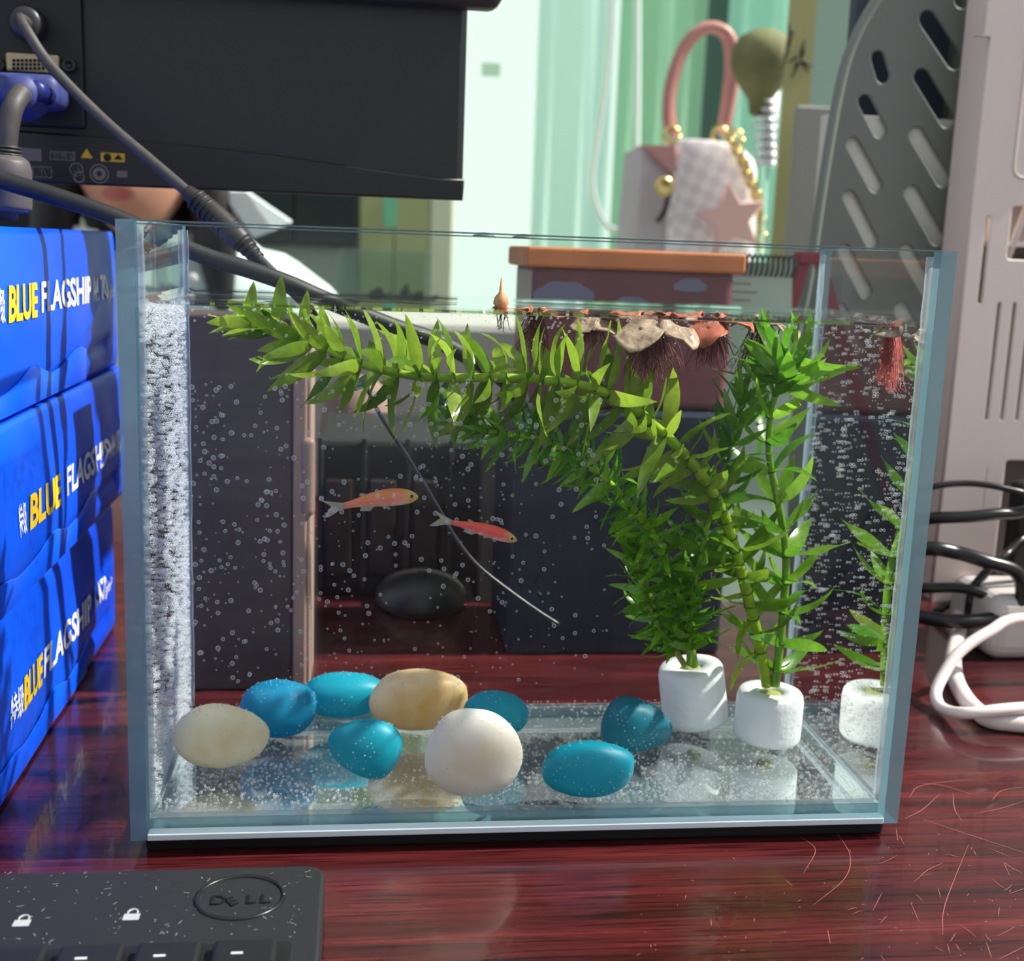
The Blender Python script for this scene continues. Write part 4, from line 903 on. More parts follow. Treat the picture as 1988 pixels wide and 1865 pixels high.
# ================================================================== things standing behind the tank
def stand(px0, px1, Y, ptop, d):
    """x range, depth range and height of something on the desk whose front is at Y"""
    return at(px0, 1000, Y).x, at(px1, 1000, Y).x, at((px0+px1)/2, ptop, Y).z
x0, x1, zt = stand(330, 568, .150, 612, .03)
bb = thing('storage_box', ((x0+x1)/2, .165, 0), 'dark brown grey box with a pinkish beige edge behind the left of the tank', 'box')
box('body', (x0, .150, 0), (x1, .185, zt), mat('dark_brown_board', (80, 64, 64), .5, var=.12, vscale=12, stretch=(1, 1, 14)), bb, .001)
xe = at(606, 1000, .150).x
box('edge_strip', (x1+.0002, .148, 0), (x1+.0062, .187, zt-.004), mat('pinkish_beige', (160, 128, 118), .35), bb, .001)
box('edge_strip', (x1+.0064, .149, 0), (x1+.0080, .186, zt-.004), mat('beige_light', (190, 160, 148), .3), bb, .0005)
a, b = at(584, 1002, .148), at(612, 850, .148)
box('latch', (a.x, .1465, a.z), (b.x, .152, b.z), mat('latch_beige', (150, 122, 112), .3), bb, .0025, 4)
x0, x1, zt = stand(616, 950, .30, 850, .1)
cd_ = thing('desk_caddy', ((x0+x1)/2, .34, 0), 'black desk caddy with rows of dark compartments behind the fish', 'caddy')
DG = mat('caddy_black', (28, 27, 30), .5)
box('body', (x0, .30, 0), (x1, .42, zt-.002), DG, cd_, .003)
for k in range(4): 
    u0 = x0+(x1-x0)*k/4; box('divider', (u0, .297, .004), (u0+.003, .3005, zt), mat('divider_grey', (58, 56, 57), .5), cd_, .0005)
for k in range(3):
    u0 = x0+(x1-x0)*(k+.15)/4; box('drawer', (u0, .2965, .012+.0), (u0+(x1-x0)*.17, .2998, zt*.75), mat('drawer_%d' % k, ((58, 40, 40), (50, 42, 44), (46, 34, 36))[k], .4, var=.3, vscale=60), cd_, .002)
x0, x1, zt = stand(934, 990, .285, 848, .02)
g = box('grey_folder', (x0, .285, 0), (x1, .42, zt), mat('folder_grey', (84, 82, 80), .6, var=.05), None, .001); tag(base_origin(g, (x0, .285, 0)), 'slim grey upright folder between black caddy and blue box', 'folder')
x0, x1, zt = stand(994, 1415, .195, 800, .02); ZNB = zt
g = box('blue_box', (x0, .195, 0), (x1, .275, zt), mat('navy_card', (20, 30, 52), .5, var=.2, vscale=20), None, .002); tag(base_origin(g, (x0, .195, 0)), 'dark navy blue box under the maroon planter behind the weeds', 'box')
c = atz(820, 1195, 0); vs = []; fs = []
mo = thing('computer_mouse', (c.x, c.y+.02, 0), 'dark grey computer mouse on the desk behind the tank', 'mouse')
bm_ = bmesh.new(); bmesh.ops.create_uvsphere(bm_, u_segments=24, v_segments=16, radius=1)
for v in bm_.verts: v.co = V((v.co.x*.0255*(1+.1*v.co.y), v.co.y*.03, max(v.co.z, -.25)*.0155)) + V((c.x, c.y+.02, .0045))
frombm('shell', bm_, mat('mouse_grey', (44, 44, 44), .4), mo, True)
tube('wheel', [V((c.x-.002, c.y+.012, .0185)), V((c.x+.002, c.y+.012, .0185))], .0035, mat('wheel_black', (20, 20, 20), .6), mo, 14, raw=True)
# pale box and round pouch further back
x0, x1, zt = stand(560, 1250, .56, 628, .1)
g = box('document_tray', (x0, .56, 0), (x1, .74, zt), mat('pale_grey_plastic', (186, 184, 176), .5, var=.05), None, .006); tag(base_origin(g, (x0, .56, 0)), 'wide pale grey document box far behind the tank', 'box')
bm_ = bmesh.new(); bmesh.ops.create_uvsphere(bm_, u_segments=28, v_segments=16, radius=1)
q = at(690, 800, .45); x0, x1, zt = stand(616, 770, .43, 735, 0)
for v in bm_.verts:
    n = v.co.copy(); v.co = V(((x0+x1)/2+(x1-x0)/2*n.x, .455+.025*n.y, zt/2+zt/2*math.copysign(abs(n.z)**.6, n.z)))
g = frombm('pouch', bm_, mat('dusty_pink_cloth', (150, 122, 112), .8, var=.12, vscale=40), None, True); tag(base_origin(g, ((x0+x1)/2, .455, 0)), 'rounded dusty pink pouch leaning behind the black caddy', 'pouch')
# ------------------------------------------------------------------ maroon planter with an orange rim
PLY = .20; x0, x1, zt = stand(1002, 1412, PLY, 480, 0); zt = at(1200, 484, PLY).z; ZB = ZNB+.0003
pt = thing('planter', ((x0+x1)/2, PLY+.03, ZB), 'maroon trough planter with a thick orange rim and grey clouds behind the tank', 'planter')
MAR = mat('maroon_glaze', (116, 62, 68), .35, var=.15, vscale=25); ORG = mat('orange_rim', (196, 116, 66), .45, var=.12, vscale=40)
zr = at(1200, 524, PLY).z
box('body', (x0+.004, PLY+.002, ZB), (x1-.004, PLY+.068, zr+.002), MAR, pt, .004, 4)
for lo, hi in (((x0, PLY-.002, zr), (x1, PLY+.006, zt)), ((x0, PLY+.064, zr), (x1, PLY+.072, zt)), ((x0, PLY+.0062, zr), (x0+.008, PLY+.0638, zt)), ((x1-.008, PLY+.0062, zr), (x1, PLY+.0638, zt))): box('rim', lo, hi, ORG, pt, .0015, 3)
box('soil', (x0+.009, PLY+.007, zr-.004), (x1-.009, PLY+.063, zt-.008), mat('soil', (50, 38, 30), .95, var=.4, vscale=150), pt)
CLD = mat('cloud_grey', (118, 112, 136), .5)
def cloud(px, py, s):
    c = at(px, py, PLY+.0015); L = []
    for k in range(48):
        q = 2*math.pi*k/48; rr = s*(1+.09*abs(math.sin(q*4))); L.append(V((c.x+rr*1.35*math.cos(q), c.z+rr*.75*math.sin(q) if math.sin(q) > 0 else c.z+rr*.25*math.sin(q))))
    plate('cloud_motif', [L], .0006, basis((0, PLY+.0018, 0), (1, 0, 0), (0, 0, 1)), CLD, pt)
cloud(1095, 580, .0105); cloud(1225, 598, .007); cloud(1340, 560, .006)
# ------------------------------------------------------------------ desk calendar with spiral binding and red stand
cal = thing('desk_calendar', (at(1480, 1000, .315).x, .30, 0), 'spiral bound pale desk calendar on a red tent stand', 'calendar')
ca, cb = at(1376, 500, .315), at(1600, 500, .315); zc_ = at(1450, 494, .315).z
PG = mat('calendar_page', (176, 196, 178), .7, var=.05, vscale=20)
vs = [(ca.x, .282, .002), (at(1540, 500, .315).x, .282, .002), (at(1540, 500, .315).x, .315, zc_-.004), (ca.x, .315, zc_-.004)]
vs += [(x, y+.0015, z) for x, y, z in vs]
poly('page', vs, [(0, 1, 2, 3), (7, 6, 5, 4), (0, 4, 5, 1), (1, 5, 6, 2), (2, 6, 7, 3), (3, 7, 4, 0)], PG, cal)
for k in range(16):
    x = at(1384+10.2*k, 500, .315).x; Q = [V((x, .315+.005*math.sin(q), zc_-.006+.0062*math.cos(q))) for q in [i*2*math.pi/12 for i in range(13)]]
    tube('spiral_ring', Q, .0007, mat('wire_ring_black', (30, 34, 34), .4), cal, 5, raw=True)
for k in range(4):
    p = at(1400, 535+16*k, .30); box('printed_line', (p.x, .2955, p.z), (p.x+.02-.004*(k % 2), .297, p.z+.0012), mat('print_red_grey', (150, 130, 120), .7), cal)
RD = mat('red_stand', (140, 40, 50), .5)
ap = at(1576, 494, .315)
for s_ in (-1, 1):
    ft = at(1576+42*s_, 640, .315); f2 = V((ap.x+(ft.x-ap.x)*zc_/max(.02, zc_-ft.z), .315, 0)); tube('stand_leg', [V((ap.x+.004*s_, .315, zc_)), f2+V((0, 0, .002))], .0042, RD, cal, 4, 1, False)
box('stand_cap', (ap.x-.009, .309, zc_-.004), (ap.x+.009, .321, zc_+.003), RD, cal, .001)
# ------------------------------------------------------------------ clear tub of a small plant further back
x0, x1, zt = stand(652, 826, .80, 486, 0); tb = thing('plant_tub', ((x0+x1)/2, .84, 0), 'small clear plastic tub holding a dark plant far behind the tank', 'plant tub')
CLR = glass_mat('cloudy_plastic', (.85, .9, .87, 1), 1.2, .03)
for lo, hi in (((x0, .80, 0), (x1, .803, zt)), ((x0, .877, 0), (x1, .88, zt)), ((x0, .8032, 0), (x0+.003, .8768, zt)), ((x1-.003, .8032, 0), (x1, .8768, zt))): box('wall', lo, hi, CLR, tb, .0008)
box('soil', (x0+.004, .804, .001), (x1-.004, .876, zt*.62), mat('pinkish_soil', (116, 96, 88), .9, var=.3, vscale=60), tb, .002)
me = leaf_mesh('tub_leaf', .8, .5, .1); me.materials.append(mat('dark_leaf', (40, 58, 40), .5, var=.4, vscale=50)); rs = random.Random(4)
for k in range(46):
    p = V((x0+(x1-x0)*(.35+.55*rs.random()), .812+.055*rs.random(), zt*.55+.03*rs.random())); th = rs.uniform(0, 6.28); d = V((math.cos(th)*.6, math.sin(th)*.35, rs.uniform(.1, 1))).normalized(); n = d.orthogonal()
    o = bpy.data.objects.new('leaf', me); COL.objects.link(o); o.parent = tb; o.matrix_basis = Matrix.Translation(-tb.location) @ basis(p, d, n.cross(d), n) @ Matrix.Scale(.028, 4)
# ================================================================== handbag
BY = 1.10
def bp(px, py, d=0.): return at(px, py, BY+d)
hb_ = thing('handbag', (bp(1360, 480).x, BY+.08, 0), 'white checked handbag with pink leather handles and a star charm', 'handbag')
def bag_mat():
    m = mat('white_check_canvas', (226, 218, 220), .6); nt = m.node_tree; p = nt.nodes['Principled BSDF']; tc = N(nt, 'ShaderNodeTexCoord'); mp = N(nt, 'ShaderNodeMapping'); mp.inputs['Rotation'].default_value = (.0, .4, .0); ck = N(nt, 'ShaderNodeTexChecker', Scale=75.); ck.inputs[1].default_value = srgb(244, 238, 238); ck.inputs[2].default_value = srgb(226, 216, 219)
    nt.links.new(tc.outputs['Object'], mp.inputs[0]); nt.links.new(mp.outputs[0], ck.inputs[0]); nt.links.new(ck.outputs[0], p.inputs['Base Color']); return m
BAG = bag_mat(); PINK = mat('pink_leather', (196, 138, 128), .45, var=.06, vscale=60); GOLD = mat('gold_metal', (226, 204, 134), .25, 1.)
def loft(name, rings, m, parent, smooth=True):
    n = len(rings[0]); vs = [v for r_ in rings for v in r_]; fs = []
    for i in range(len(rings)-1):
        for j in range(n): j2 = (j+1) % n; fs.append((i*n+j, i*n+j2, (i+1)*n+j2, (i+1)*n+j))
    fs.append(tuple(range(n))[::-1]); fs.append(tuple((len(rings)-1)*n+j for j in range(n))); return poly(name, vs, fs, m, parent, smooth)
def bagring(z, xa, xb, ya, yb, r=.02, n=5): return [V((p.x, p.y, z)) for p in rrect(xa, ya, xb, yb, r, n)]
z1 = bp(1350, 268).z; xl, xr = bp(1302, 420).x, bp(1486, 440).x
# main front-right panel (rounded shoulders)
rings = []
for k in range(15):
    u = k/14; z = .001+(z1-.001)*math.sin(u*math.pi/2); sh = max(0, u-.72)/.28; rings.append(bagring(z, xl+.002+.012*sh**2, xr-.01*u-.055*sh**1.6, BY+.012*u, BY+.16-.03*u, .022-.004*sh))
loft('body', rings, BAG, hb_)
# gusset to the left with the pink lining showing
xg = bp(1222, 470).x; zg = bp(1250, 282).z
rings = [bagring(.001+(zg-.001)*k/8, xg+.014*k/8, xl+.006, BY+.03, BY+.13, .008) for k in range(9)]
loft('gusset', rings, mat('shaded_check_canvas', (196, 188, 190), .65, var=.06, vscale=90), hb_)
a, b, c = bp(1250, 281, .024), bp(1310, 283, .01), bp(1306, 332, .01)
poly('lining', [a, b, c, a+V((0, .06, .001)), b+V((0, .06, .001)), c+V((0, .06, 0))], [(0, 2, 1), (3, 4, 5), (0, 1, 4, 3), (1, 2, 5, 4), (2, 0, 3, 5)], mat('pink_lining', (206, 150, 145), .6), hb_)
tube('side_strap', [bp(1302, 335, .005), bp(1300, 370, .006), bp(1290, 410, .006), bp(1276, 430, .012)], .0035, mat('dark_strap', (70, 55, 52), .5), hb_, 6)
lathe('strap_buckle', [(.012, 0), (.012, .004), (.007, .005), (.006, .003)], GOLD, hb_, bp(1288, 362, .004), 16, Matrix.Rotation(R(90), 4, 'X'))
tube('handle', [bp(1300, 258, .04), bp(1296, 215, .04), bp(1302, 160, .04), bp(1322, 100, .04), bp(1352, 62, .04), bp(1385, 52, .04), bp(1416, 70, .04), bp(1428, 120, .04), bp(1421, 180, .04), bp(1408, 250, .04)], .0068, PINK, hb_, 12)
tube('handle', [bp(1310, 268, .12), bp(1302, 210, .12), bp(1308, 158, .12), bp(1327, 102, .12), bp(1355, 66, .12), bp(1385, 56, .12), bp(1410, 76, .12), bp(1416, 130, .12), bp(1410, 190, .12), bp(1400, 262, .12)], .0066, PINK, hb_, 12)
for px, py in ((1304, 262), (1398, 262), (1428, 268)):
    c = bp(px, py, .03); Q = [c+V((.0095*math.cos(q), 0, .0095*math.sin(q))) for q in [i*2*math.pi/16 for i in range(17)]]; tube('ring', Q, .0026, GOLD, hb_, 8, raw=True)
ch = [bp(1420, 270, -.002), bp(1440, 310, -.004), bp(1455, 345, -.006), bp(1470, 385, -.006), bp(1478, 430, -.006), bp(1478, 486, -.006)]
cp_ = catmull(ch, 7)
for i, p in enumerate(cp_):
    if i % 2 == 0:
        t_ = (cp_[min(i+1, len(cp_)-1)]-cp_[max(i-1, 0)]).normalized(); a = t_.orthogonal().normalized() if i % 4 else t_.cross(t_.orthogonal()).normalized()
        Q = [p+t_*(.0072*math.cos(q))+a*(.006*math.sin(q)) for q in [k*2*math.pi/12 for k in range(13)]]; tube('chain_link', Q, .0021, GOLD, hb_, 6, raw=True)
c = bp(1420, 425, -.012); L = []
for k in range(10):
    q = R(90+12+36*k); rr = .043 if k % 2 == 0 else .020; L.append(V((c.x+rr*math.cos(q), c.z+rr*math.sin(q))))
plate('star_charm', [L], .006, basis((0, BY-.012, 0), (1, 0, 0), (0, 0, 1)), mat('pale_pink_leather', (228, 186, 178), .5), hb_, .0015)
# ------------------------------------------------------------------ spring ornament with an olive dome
SY = 1.04
so = thing('spring_ornament', (at(1490, 480, SY).x, SY, 0), 'olive green dome shaped ornament on a silvery coil spring', 'ornament')
k_ = mm(SY); c = at(1480, 130, SY)
lathe('dome', [(r_*1.318, z_*1.318) for r_, z_ in ((.0085, -.040), (.0105, -.028), (.017, -.019), (.0245, -.008), (.0285, .004), (.0275, .015), (.021, .025), (.011, .0305), (.001, .0315))], mat('olive_bristle', (124, 126, 84), .8, var=.25, vscale=30, bump=.4, bscale=300), so, c, 32)
cb = at(1490, 322, SY); ct = at(1483, 168, SY); Q = []
for i in range(9*14+1):
    u = i/(9*14); p = ct.lerp(cb, u); q = 2*math.pi*9*u; Q.append(p+V((.0118*math.cos(q), .0118*math.sin(q), 0)))
tube('spring', Q, .003, mat('bright_chrome', (235, 240, 240), .15, 1.), so, 7, raw=True)
lathe('core', [(.0085, 0), (.0085, (ct.z-cb.z))], mat('core_white', (232, 236, 236), .3), so, cb, 12)
lathe('stand', [(.03, 0), (.03, .004), (.002, .006), (.0015, cb.z)], mat('stand_white', (150, 200, 175), .4), so, (cb.x, SY, 0), 20)
# printed card behind it with a dark plant sprig
KY = .86; a, b = at(1512, 302, KY), at(1592, -60, KY)
cdv = thing('painted_card', ((a.x+b.x)/2, KY, 0), 'olive yellow card with a dark bamboo sprig behind the dome ornament', 'card')
box('board', (a.x, KY, 0), (b.x, KY+.004, b.z), mat('olive_paper', (168, 168, 112), .7, var=.08, vscale=10), cdv)
INK = mat('ink_dark', (50, 52, 40), .7)
for P in ([(1530, 40), (1535, 70), (1528, 100), (1518, 135)], [(1540, 60), (1526, 90)], [(1562, 75), (1560, 100), (1555, 118)], [(1555, 118), (1540, 130)], [(1555, 118), (1570, 140)], [(1552, 120), (1536, 152)], [(1558, 120), (1578, 128)], [(1548, 110), (1530, 122)], [(1560, 90), (1552, 112)]):
    tube('sprig', [at(x, y, KY-.0004) for x, y in P], [.0004]+[.0016]*(len(P)-2)+[.0004] if len(P) > 2 else [.0018, .0004], INK, cdv, 6, 4)
g = box('grey_board', (at(1548, 206, .78).x, .78, 0), (at(1640, 206, .78).x, .79, at(1590, 206, .78).z), mat('warm_grey_board', (150, 152, 142), .6), None, .002); tag(base_origin(g, (at(1548, 206, .78).x, .78, 0)), 'plain warm grey board left of the perforated file holder', 'board')

# ================================================================== perforated grey file holder
GY = .34
def g2(px, py): p = at(px, py, GY); return V((p.x, p.z))
fh = thing('file_holder', (at(1740, 500, GY).x, GY+.04, 0), 'grey plastic file holder with slanted slots right of the tank', 'file holder')
GR = mat('grey_green_plastic', (116, 122, 116), .45, bump=.05, bscale=700)
left = [(1540, 690), (1560, 590), (1578, 490), (1594, 380), (1609, 285), (1625, 195), (1645, 112), (1672, 50), (1702, 0), (1740, -50), (1800, -100)]
lp2 = [g2(*p) for p in left]; xr_ = g2(1893, 300).x
out = [V((lp2[0].x-.004, 0))]+lp2+[V((xr_, g2(1900, -120).y)), V((xr_, 0))]
sl = [((1799, 38), (1852, 118), 15.5), ((1788, 150), (1838, 232), 15), ((1778, 262), (1829, 348), 14), ((1768, 374), (1818, 462), 13.5), ((1758, 488), (1806, 572), 13), ((1859, -62), (1867, 0), 15), ((1703, 113), (1713, 148), 13), ((1678, 198), (1707, 254), 13), ((1655, 280), (1699, 361), 12.5), ((1648, 382), (1692, 470), 12), ((1638, 486), (1680, 566), 12), ((1748, 600), (1794, 684), 13), ((1630, 600), (1670, 676), 12)]
holes = [capsule(g2(*a), g2(*b), r*1.22*mm(GY)) for a, b, r in sl]
plate('front_panel', [out]+holes, .0012, basis((0, GY, 0), (1, 0, 0), (0, 0, 1)), GR, fh, .0006)
rim = [V((p.x, GY, p.y)) for p in [out[0]]+lp2]
tube('rim', rim, .0032, mat('grey_rim', (128, 138, 130), .4), fh, 8, 3)
box('side_panel', (xr_-.003, GY+.002, 0), (xr_, GY+.10, g2(1900, -100).y), GR, fh, .001)
box('bottom_panel', (out[0].x+.002, GY+.0022, 0), (xr_-.0032, GY+.10, .003), GR, fh)
zp = at(1760, 228, GY+.003).z
g = box('paper_stack', (at(1575, 400, GY+.02).x, GY+.003, .0032), (xr_-.006, GY+.016, zp), mat('white_paper', (226, 226, 216), .8), None, .0005); tag(base_origin(g, (out[0].x, GY+.014, .0032)), 'white papers standing inside the perforated grey file holder', 'paper')
zp2 = at(1800, -100, GY+.04).z
g = box('blue_folder', (at(1640, 200, GY+.04).x, GY+.034, .0032), (xr_-.006, GY+.046, zp2), mat('slate_blue_folder', (66, 78, 92), .6, var=.08, vscale=20), None, .001); tag(base_origin(g, (at(1640, 200, GY+.04).x, GY+.034, .0032)), 'slate blue folder behind the papers in the file holder', 'folder')
# ================================================================== cream organiser at the right edge
CY_ = .29
def c2(px, py): p = at(px, py, CY_); return V((p.x, p.z))
og = thing('desk_organizer', (c2(1960, 900).x+.05, CY_+.05, 0), 'pinkish cream plastic organizer with slots at the right edge', 'organizer')
CRP = mat('cream_plastic', (236, 222, 214), .45, bump=.03, bscale=600)
xl_ = c2(1888, 400).x; ztop = c2(1950, -150).y; xR = xl_+.16
out = [V((xl_, 0)), V((xR, 0)), V((xR, ztop)), V((xl_, ztop))]
def slot(px, y0, y1, r): a, b = c2(px, y0), c2(px, y1); return capsule(V((a.x, a.y)), V((a.x, b.y)), r*mm(CY_), 5)
def rr(px0, py0, px1, py1, r): a, b = c2(px0, py1), c2(px1, py0); return rrect(a.x, a.y, b.x, b.y, r*mm(CY_))
dx = 0
H = [slot(1937, 590, 812, 6), slot(1967, 590, 812, 6), slot(1997, 590, 812, 6), slot(2027, 590, 812, 6), rr(1949, 402, 2080, 505, 10), rr(1917, 892, 2080, 1160, 10)]
for y0, y1 in ((-90, 70), (418, 590), (905, 1000)): H.append(rr(1905, y0, 1911, y1, 1.5) if y0 > 0 else rr(1921, y0, 1928, y1, 1.5))
plate('front_panel', [out]+H, .003, basis((0, CY_, 0), (1, 0, 0), (0, 0, 1)), CRP, og, .0006)
a, b = c2(1962, 345), c2(2080, -120); fr = rrect(a.x, a.y, b.x, b.y, .006); tube('moulded_frame', [V((p.x, CY_-.002, p.y)) for p in fr+[fr[0]]], .0012, mat('cream_light', (226, 212, 204), .4), og, 6, raw=True)
box('side_panel', (xl_, CY_+.0022, 0), (xl_+.003, CY_+.032, ztop), CRP, og, .0008)
box('back_panel', (xl_+.0032, CY_+.029, 0), (xR, CY_+.032, ztop), mat('inner_grey', (128, 120, 118), .6), og)
for z in (.002, .1, .21): box('shelf', (xl_+.0032, CY_+.0022, z), (xR, CY_+.0288, z+.003), CRP, og)
q0, q1 = c2(1956, 520), c2(1990, 395)
tube('brace', [V((q0.x, CY_+.004, q0.y)), V((q1.x+.004, CY_+.004, q1.y))], .0022, mat('brace_cream', (220, 204, 194), .4), og, 8, 2)
# ================================================================== cables at the right
KBL = mat('cord_black_gloss', (20, 20, 22), .3)
def cable(name, P, r, m, label, group='cables right of the tank', seg=10):
    a_, b_ = P[0], P[-1]
    if name == 'black_cable': P = [V((a_.x-.03, a_.y+.03, r+.0003)), V((a_.x-.012, a_.y+.02, a_.z*.4)), *P, V((b_.x+.008, b_.y+.014, b_.z*.4)), V((b_.x+.03, b_.y+.03, r+.0003))]
    o = tube(name, P, r, m, None, seg); tag(base_origin(o, P[-1]), label, 'cable', group); return o
CB = .205
cable('black_cable', [at(1700, 985, CB+.03), at(1790, 950, CB), at(1870, 938, CB-.005), at(1950, 948, CB-.01), at(2010, 975, CB-.01), at(2060, 1080, CB), at(2080, 1250, CB+.02)], .0017, KBL, 'thin black cord arching highest in the cable bundle')
cable('black_cable', [at(1700, 1030, CB+.03), at(1790, 1008, CB), at(1880, 1003, CB-.01), at(1960, 997, CB-.01), at(2040, 1010, CB), at(2080, 1200, CB+.03)], .0031, KBL, 'straight thick black cord below the highest thin one')
cable('black_cable', [at(1700, 1100, CB+.03), at(1790, 1066, CB-.01), at(1860, 1073, CB-.015), at(1915, 1090, CB-.02), at(1970, 1108, CB-.02), at(1985, 1140, CB-.02), at(1975, 1175, CB-.02), at(1930, 1200, CB-.02), at(1860, 1206, CB-.02), at(1790, 1198, CB-.01), at(1700, 1180, CB+.02)], .0037, KBL, 'fattest black cord doubling back in a loop')
cable('black_cable', [at(1700, 1150, CB+.03), at(1790, 1142, CB), at(1870, 1142, CB-.005), at(1925, 1160, CB-.01), at(1965, 1185, CB-.01), at(2040, 1215, CB)], .0028, KBL, 'black cord running through the middle of the loop')
cable('black_cable', [at(1985, 1045, CB+.02), at(1955, 1075, CB+.01), at(1930, 1095, CB), at(1890, 1140, CB), at(1880, 1190, CB)], .0022, KBL, 'short black cord crossing the bundle diagonally')
g = box('power_adapter', (at(1976, 1000, .222).x, .222, .0), (at(1976, 1000, .222).x+.06, .236, at(1978, 938, .222).z), mat('adapter_black', (16, 16, 18), .4), None, .004, 3); tag(base_origin(g, (at(1976, 1000, .222).x, .222, 0)), 'black power adapter block at the right picture edge', 'adapter')
WC = mat('white_cable', (226, 214, 212), .4)
rw = .0027
def zz_(px, py, z): return atz(px, py, z)
cable('white_cable', [zz_(2900, 1180, rw), zz_(2500, 1230, .008), zz_(2200, 1222, .026), zz_(1990, 1200, .034), zz_(1920, 1226, .030), zz_(1862, 1266, .022), zz_(1828, 1316, .012), zz_(1817, 1350, .006), zz_(1832, 1376, rw+.001), zz_(1880, 1384, rw+.0055), zz_(1988, 1374, rw+.008), zz_(2200, 1366, rw+.004), zz_(2500, 1330, rw), zz_(2800, 1240, rw)], rw, WC, 'white cable forming the front loop on the desk')
cable('white_cable', [zz_(1890, 1108, .0041), zz_(1868, 1150, .014), zz_(1862, 1220, .012), zz_(1850, 1280, .008), zz_(1862, 1335, .0041), zz_(1900, 1382, .0041), zz_(1960, 1402, .0041), zz_(2200, 1412, .0041), zz_(2500, 1400, .0041), zz_(2900, 1320, .0041)], .0040, WC, 'thicker white cable curving under the front loop')
g = box('white_adapter', (zz_(1925, 1290, 0).x, zz_(1925, 1285, 0).y, 0), (zz_(1925, 1290, 0).x+.07, zz_(1925, 1285, 0).y+.05, .034), mat('adapter_white', (198, 192, 188), .4), None, .008, 4); tag(base_origin(g, (zz_(1925, 1290, 0).x, zz_(1925, 1285, 0).y, 0)), 'rounded white power adapter behind the white cable loop', 'adapter')
# white appliance seen through the right of the tank

# ================================================================== person sitting behind the desk
PY = 1.13
def pp_(px, py, d=0.): return at(px, py, PY+d)
mouth = pp_(226, 376, -.085); hc = V((mouth.x+.008, PY, mouth.z+.062))   # centre of the head
pe = thing('person', (hc.x+.05, PY+.06, -.75), 'person in a white collared shirt sitting behind the monitor', 'person')
def skin_mat():
    m = mat('skin', (222, 166, 138), .5); nt = m.node_tree; p = nt.nodes['Principled BSDF']; tc = N(nt, 'ShaderNodeTexCoord')
    ds = N(nt, 'ShaderNodeVectorMath', operation='SUBTRACT'); ds.inputs[1].default_value = tuple(mouth-pe.location); sc = N(nt, 'ShaderNodeVectorMath', operation='MULTIPLY'); sc.inputs[1].default_value = (1/.021, 1/.05, 1/.0085); ln = N(nt, 'ShaderNodeVectorMath', operation='LENGTH')
    nt.links.new(tc.outputs['Object'], ds.inputs[0]); nt.links.new(ds.outputs[0], sc.inputs[0]); nt.links.new(sc.outputs[0], ln.inputs[0])
    r = N(nt, 'ShaderNodeValToRGB'); r.color_ramp.elements[0].position = .75; r.color_ramp.elements[0].color = srgb(205, 120, 110); r.color_ramp.elements[1].position = 1.05; r.color_ramp.elements[1].color = srgb(222, 166, 138); nt.links.new(ln.outputs['Value'], r.inputs[0]); nt.links.new(r.outputs[0], p.inputs['Base Color']); return m
SKIN = skin_mat()
bm_ = bmesh.new()
def blob(c, s, sub=4, f=None):
    b = bmesh.new(); bmesh.ops.create_icosphere(b, subdivisions=sub, radius=1)
    for v in b.verts:
        n = v.co.copy(); q = V((n.x*s[0], n.y*s[1], n.z*s[2]))
        if f: q = f(n, q)
        v.co = V(c)+q
    me = bpy.data.meshes.new('t'); b.to_mesh(me); b.free(); bm_.from_mesh(me); bpy.data.meshes.remove(me)
def headf(n, q):
    # jaw narrows, chin forward; front is -Y
    z = n.z
    if z < 0: q.x *= 1-.30*(-z)**1.5; q.y = q.y*(1-.12*-z)-.012*(-z)
    g = lambda x, zc, sx, sz: math.exp(-((q.x-x)/sx)**2-((q.z-zc)/sz)**2)*(1 if n.y < 0 else 0)
    q.y -= .020*g(0, -.022, .010, .020)+.006*g(0, -.004, .008, .02)          # nose
    q.y -= .007*g(0, -.056, .020, .007)+.007*g(0, -.069, .017, .007)         # lips
    q.y += .004*g(0, -.0625, .024, .0025)                                    # mouth line
    q.y -= .008*g(0, -.094, .018, .014)                                      # chin
    q.y += .009*g(.032, .012, .014, .010)+.009*g(-.032, .012, .014, .010)    # eye sockets
    q.y -= .004*g(.034, .034, .02, .006)+.004*g(-.034, .034, .02, .006)      # brows
    return q
blob(hc, (.076, .096, .114), 5, headf)
for s_ in (-1, 1): blob(hc+V((s_*.077, .012, -.008)), (.010, .022, .032), 3)
def limb(P, rad): 
    vs, fs = tubegeo(catmull(P, 6), [rad[0]+(rad[-1]-rad[0])*i/(6*(len(P)-1)) for i in range(6*(len(P)-1)+1)], 16); me = bpy.data.meshes.new('t'); me.from_pydata([tuple(v) for v in vs], [], fs); bm_.from_mesh(me); bpy.data.meshes.remove(me)
nk = V((hc.x+.03, PY+.05, hc.z-.17)); limb([hc+V((.01, .03, -.05)), hc+V((.02, .04, -.13)), nk], (.050, .062))
hip = V((hc.x+.05, PY+.10, hc.z-.66))
blob((nk+hip)/2+V((0, .02, .02)), (.165, .105, .30), 4)
SH = {}
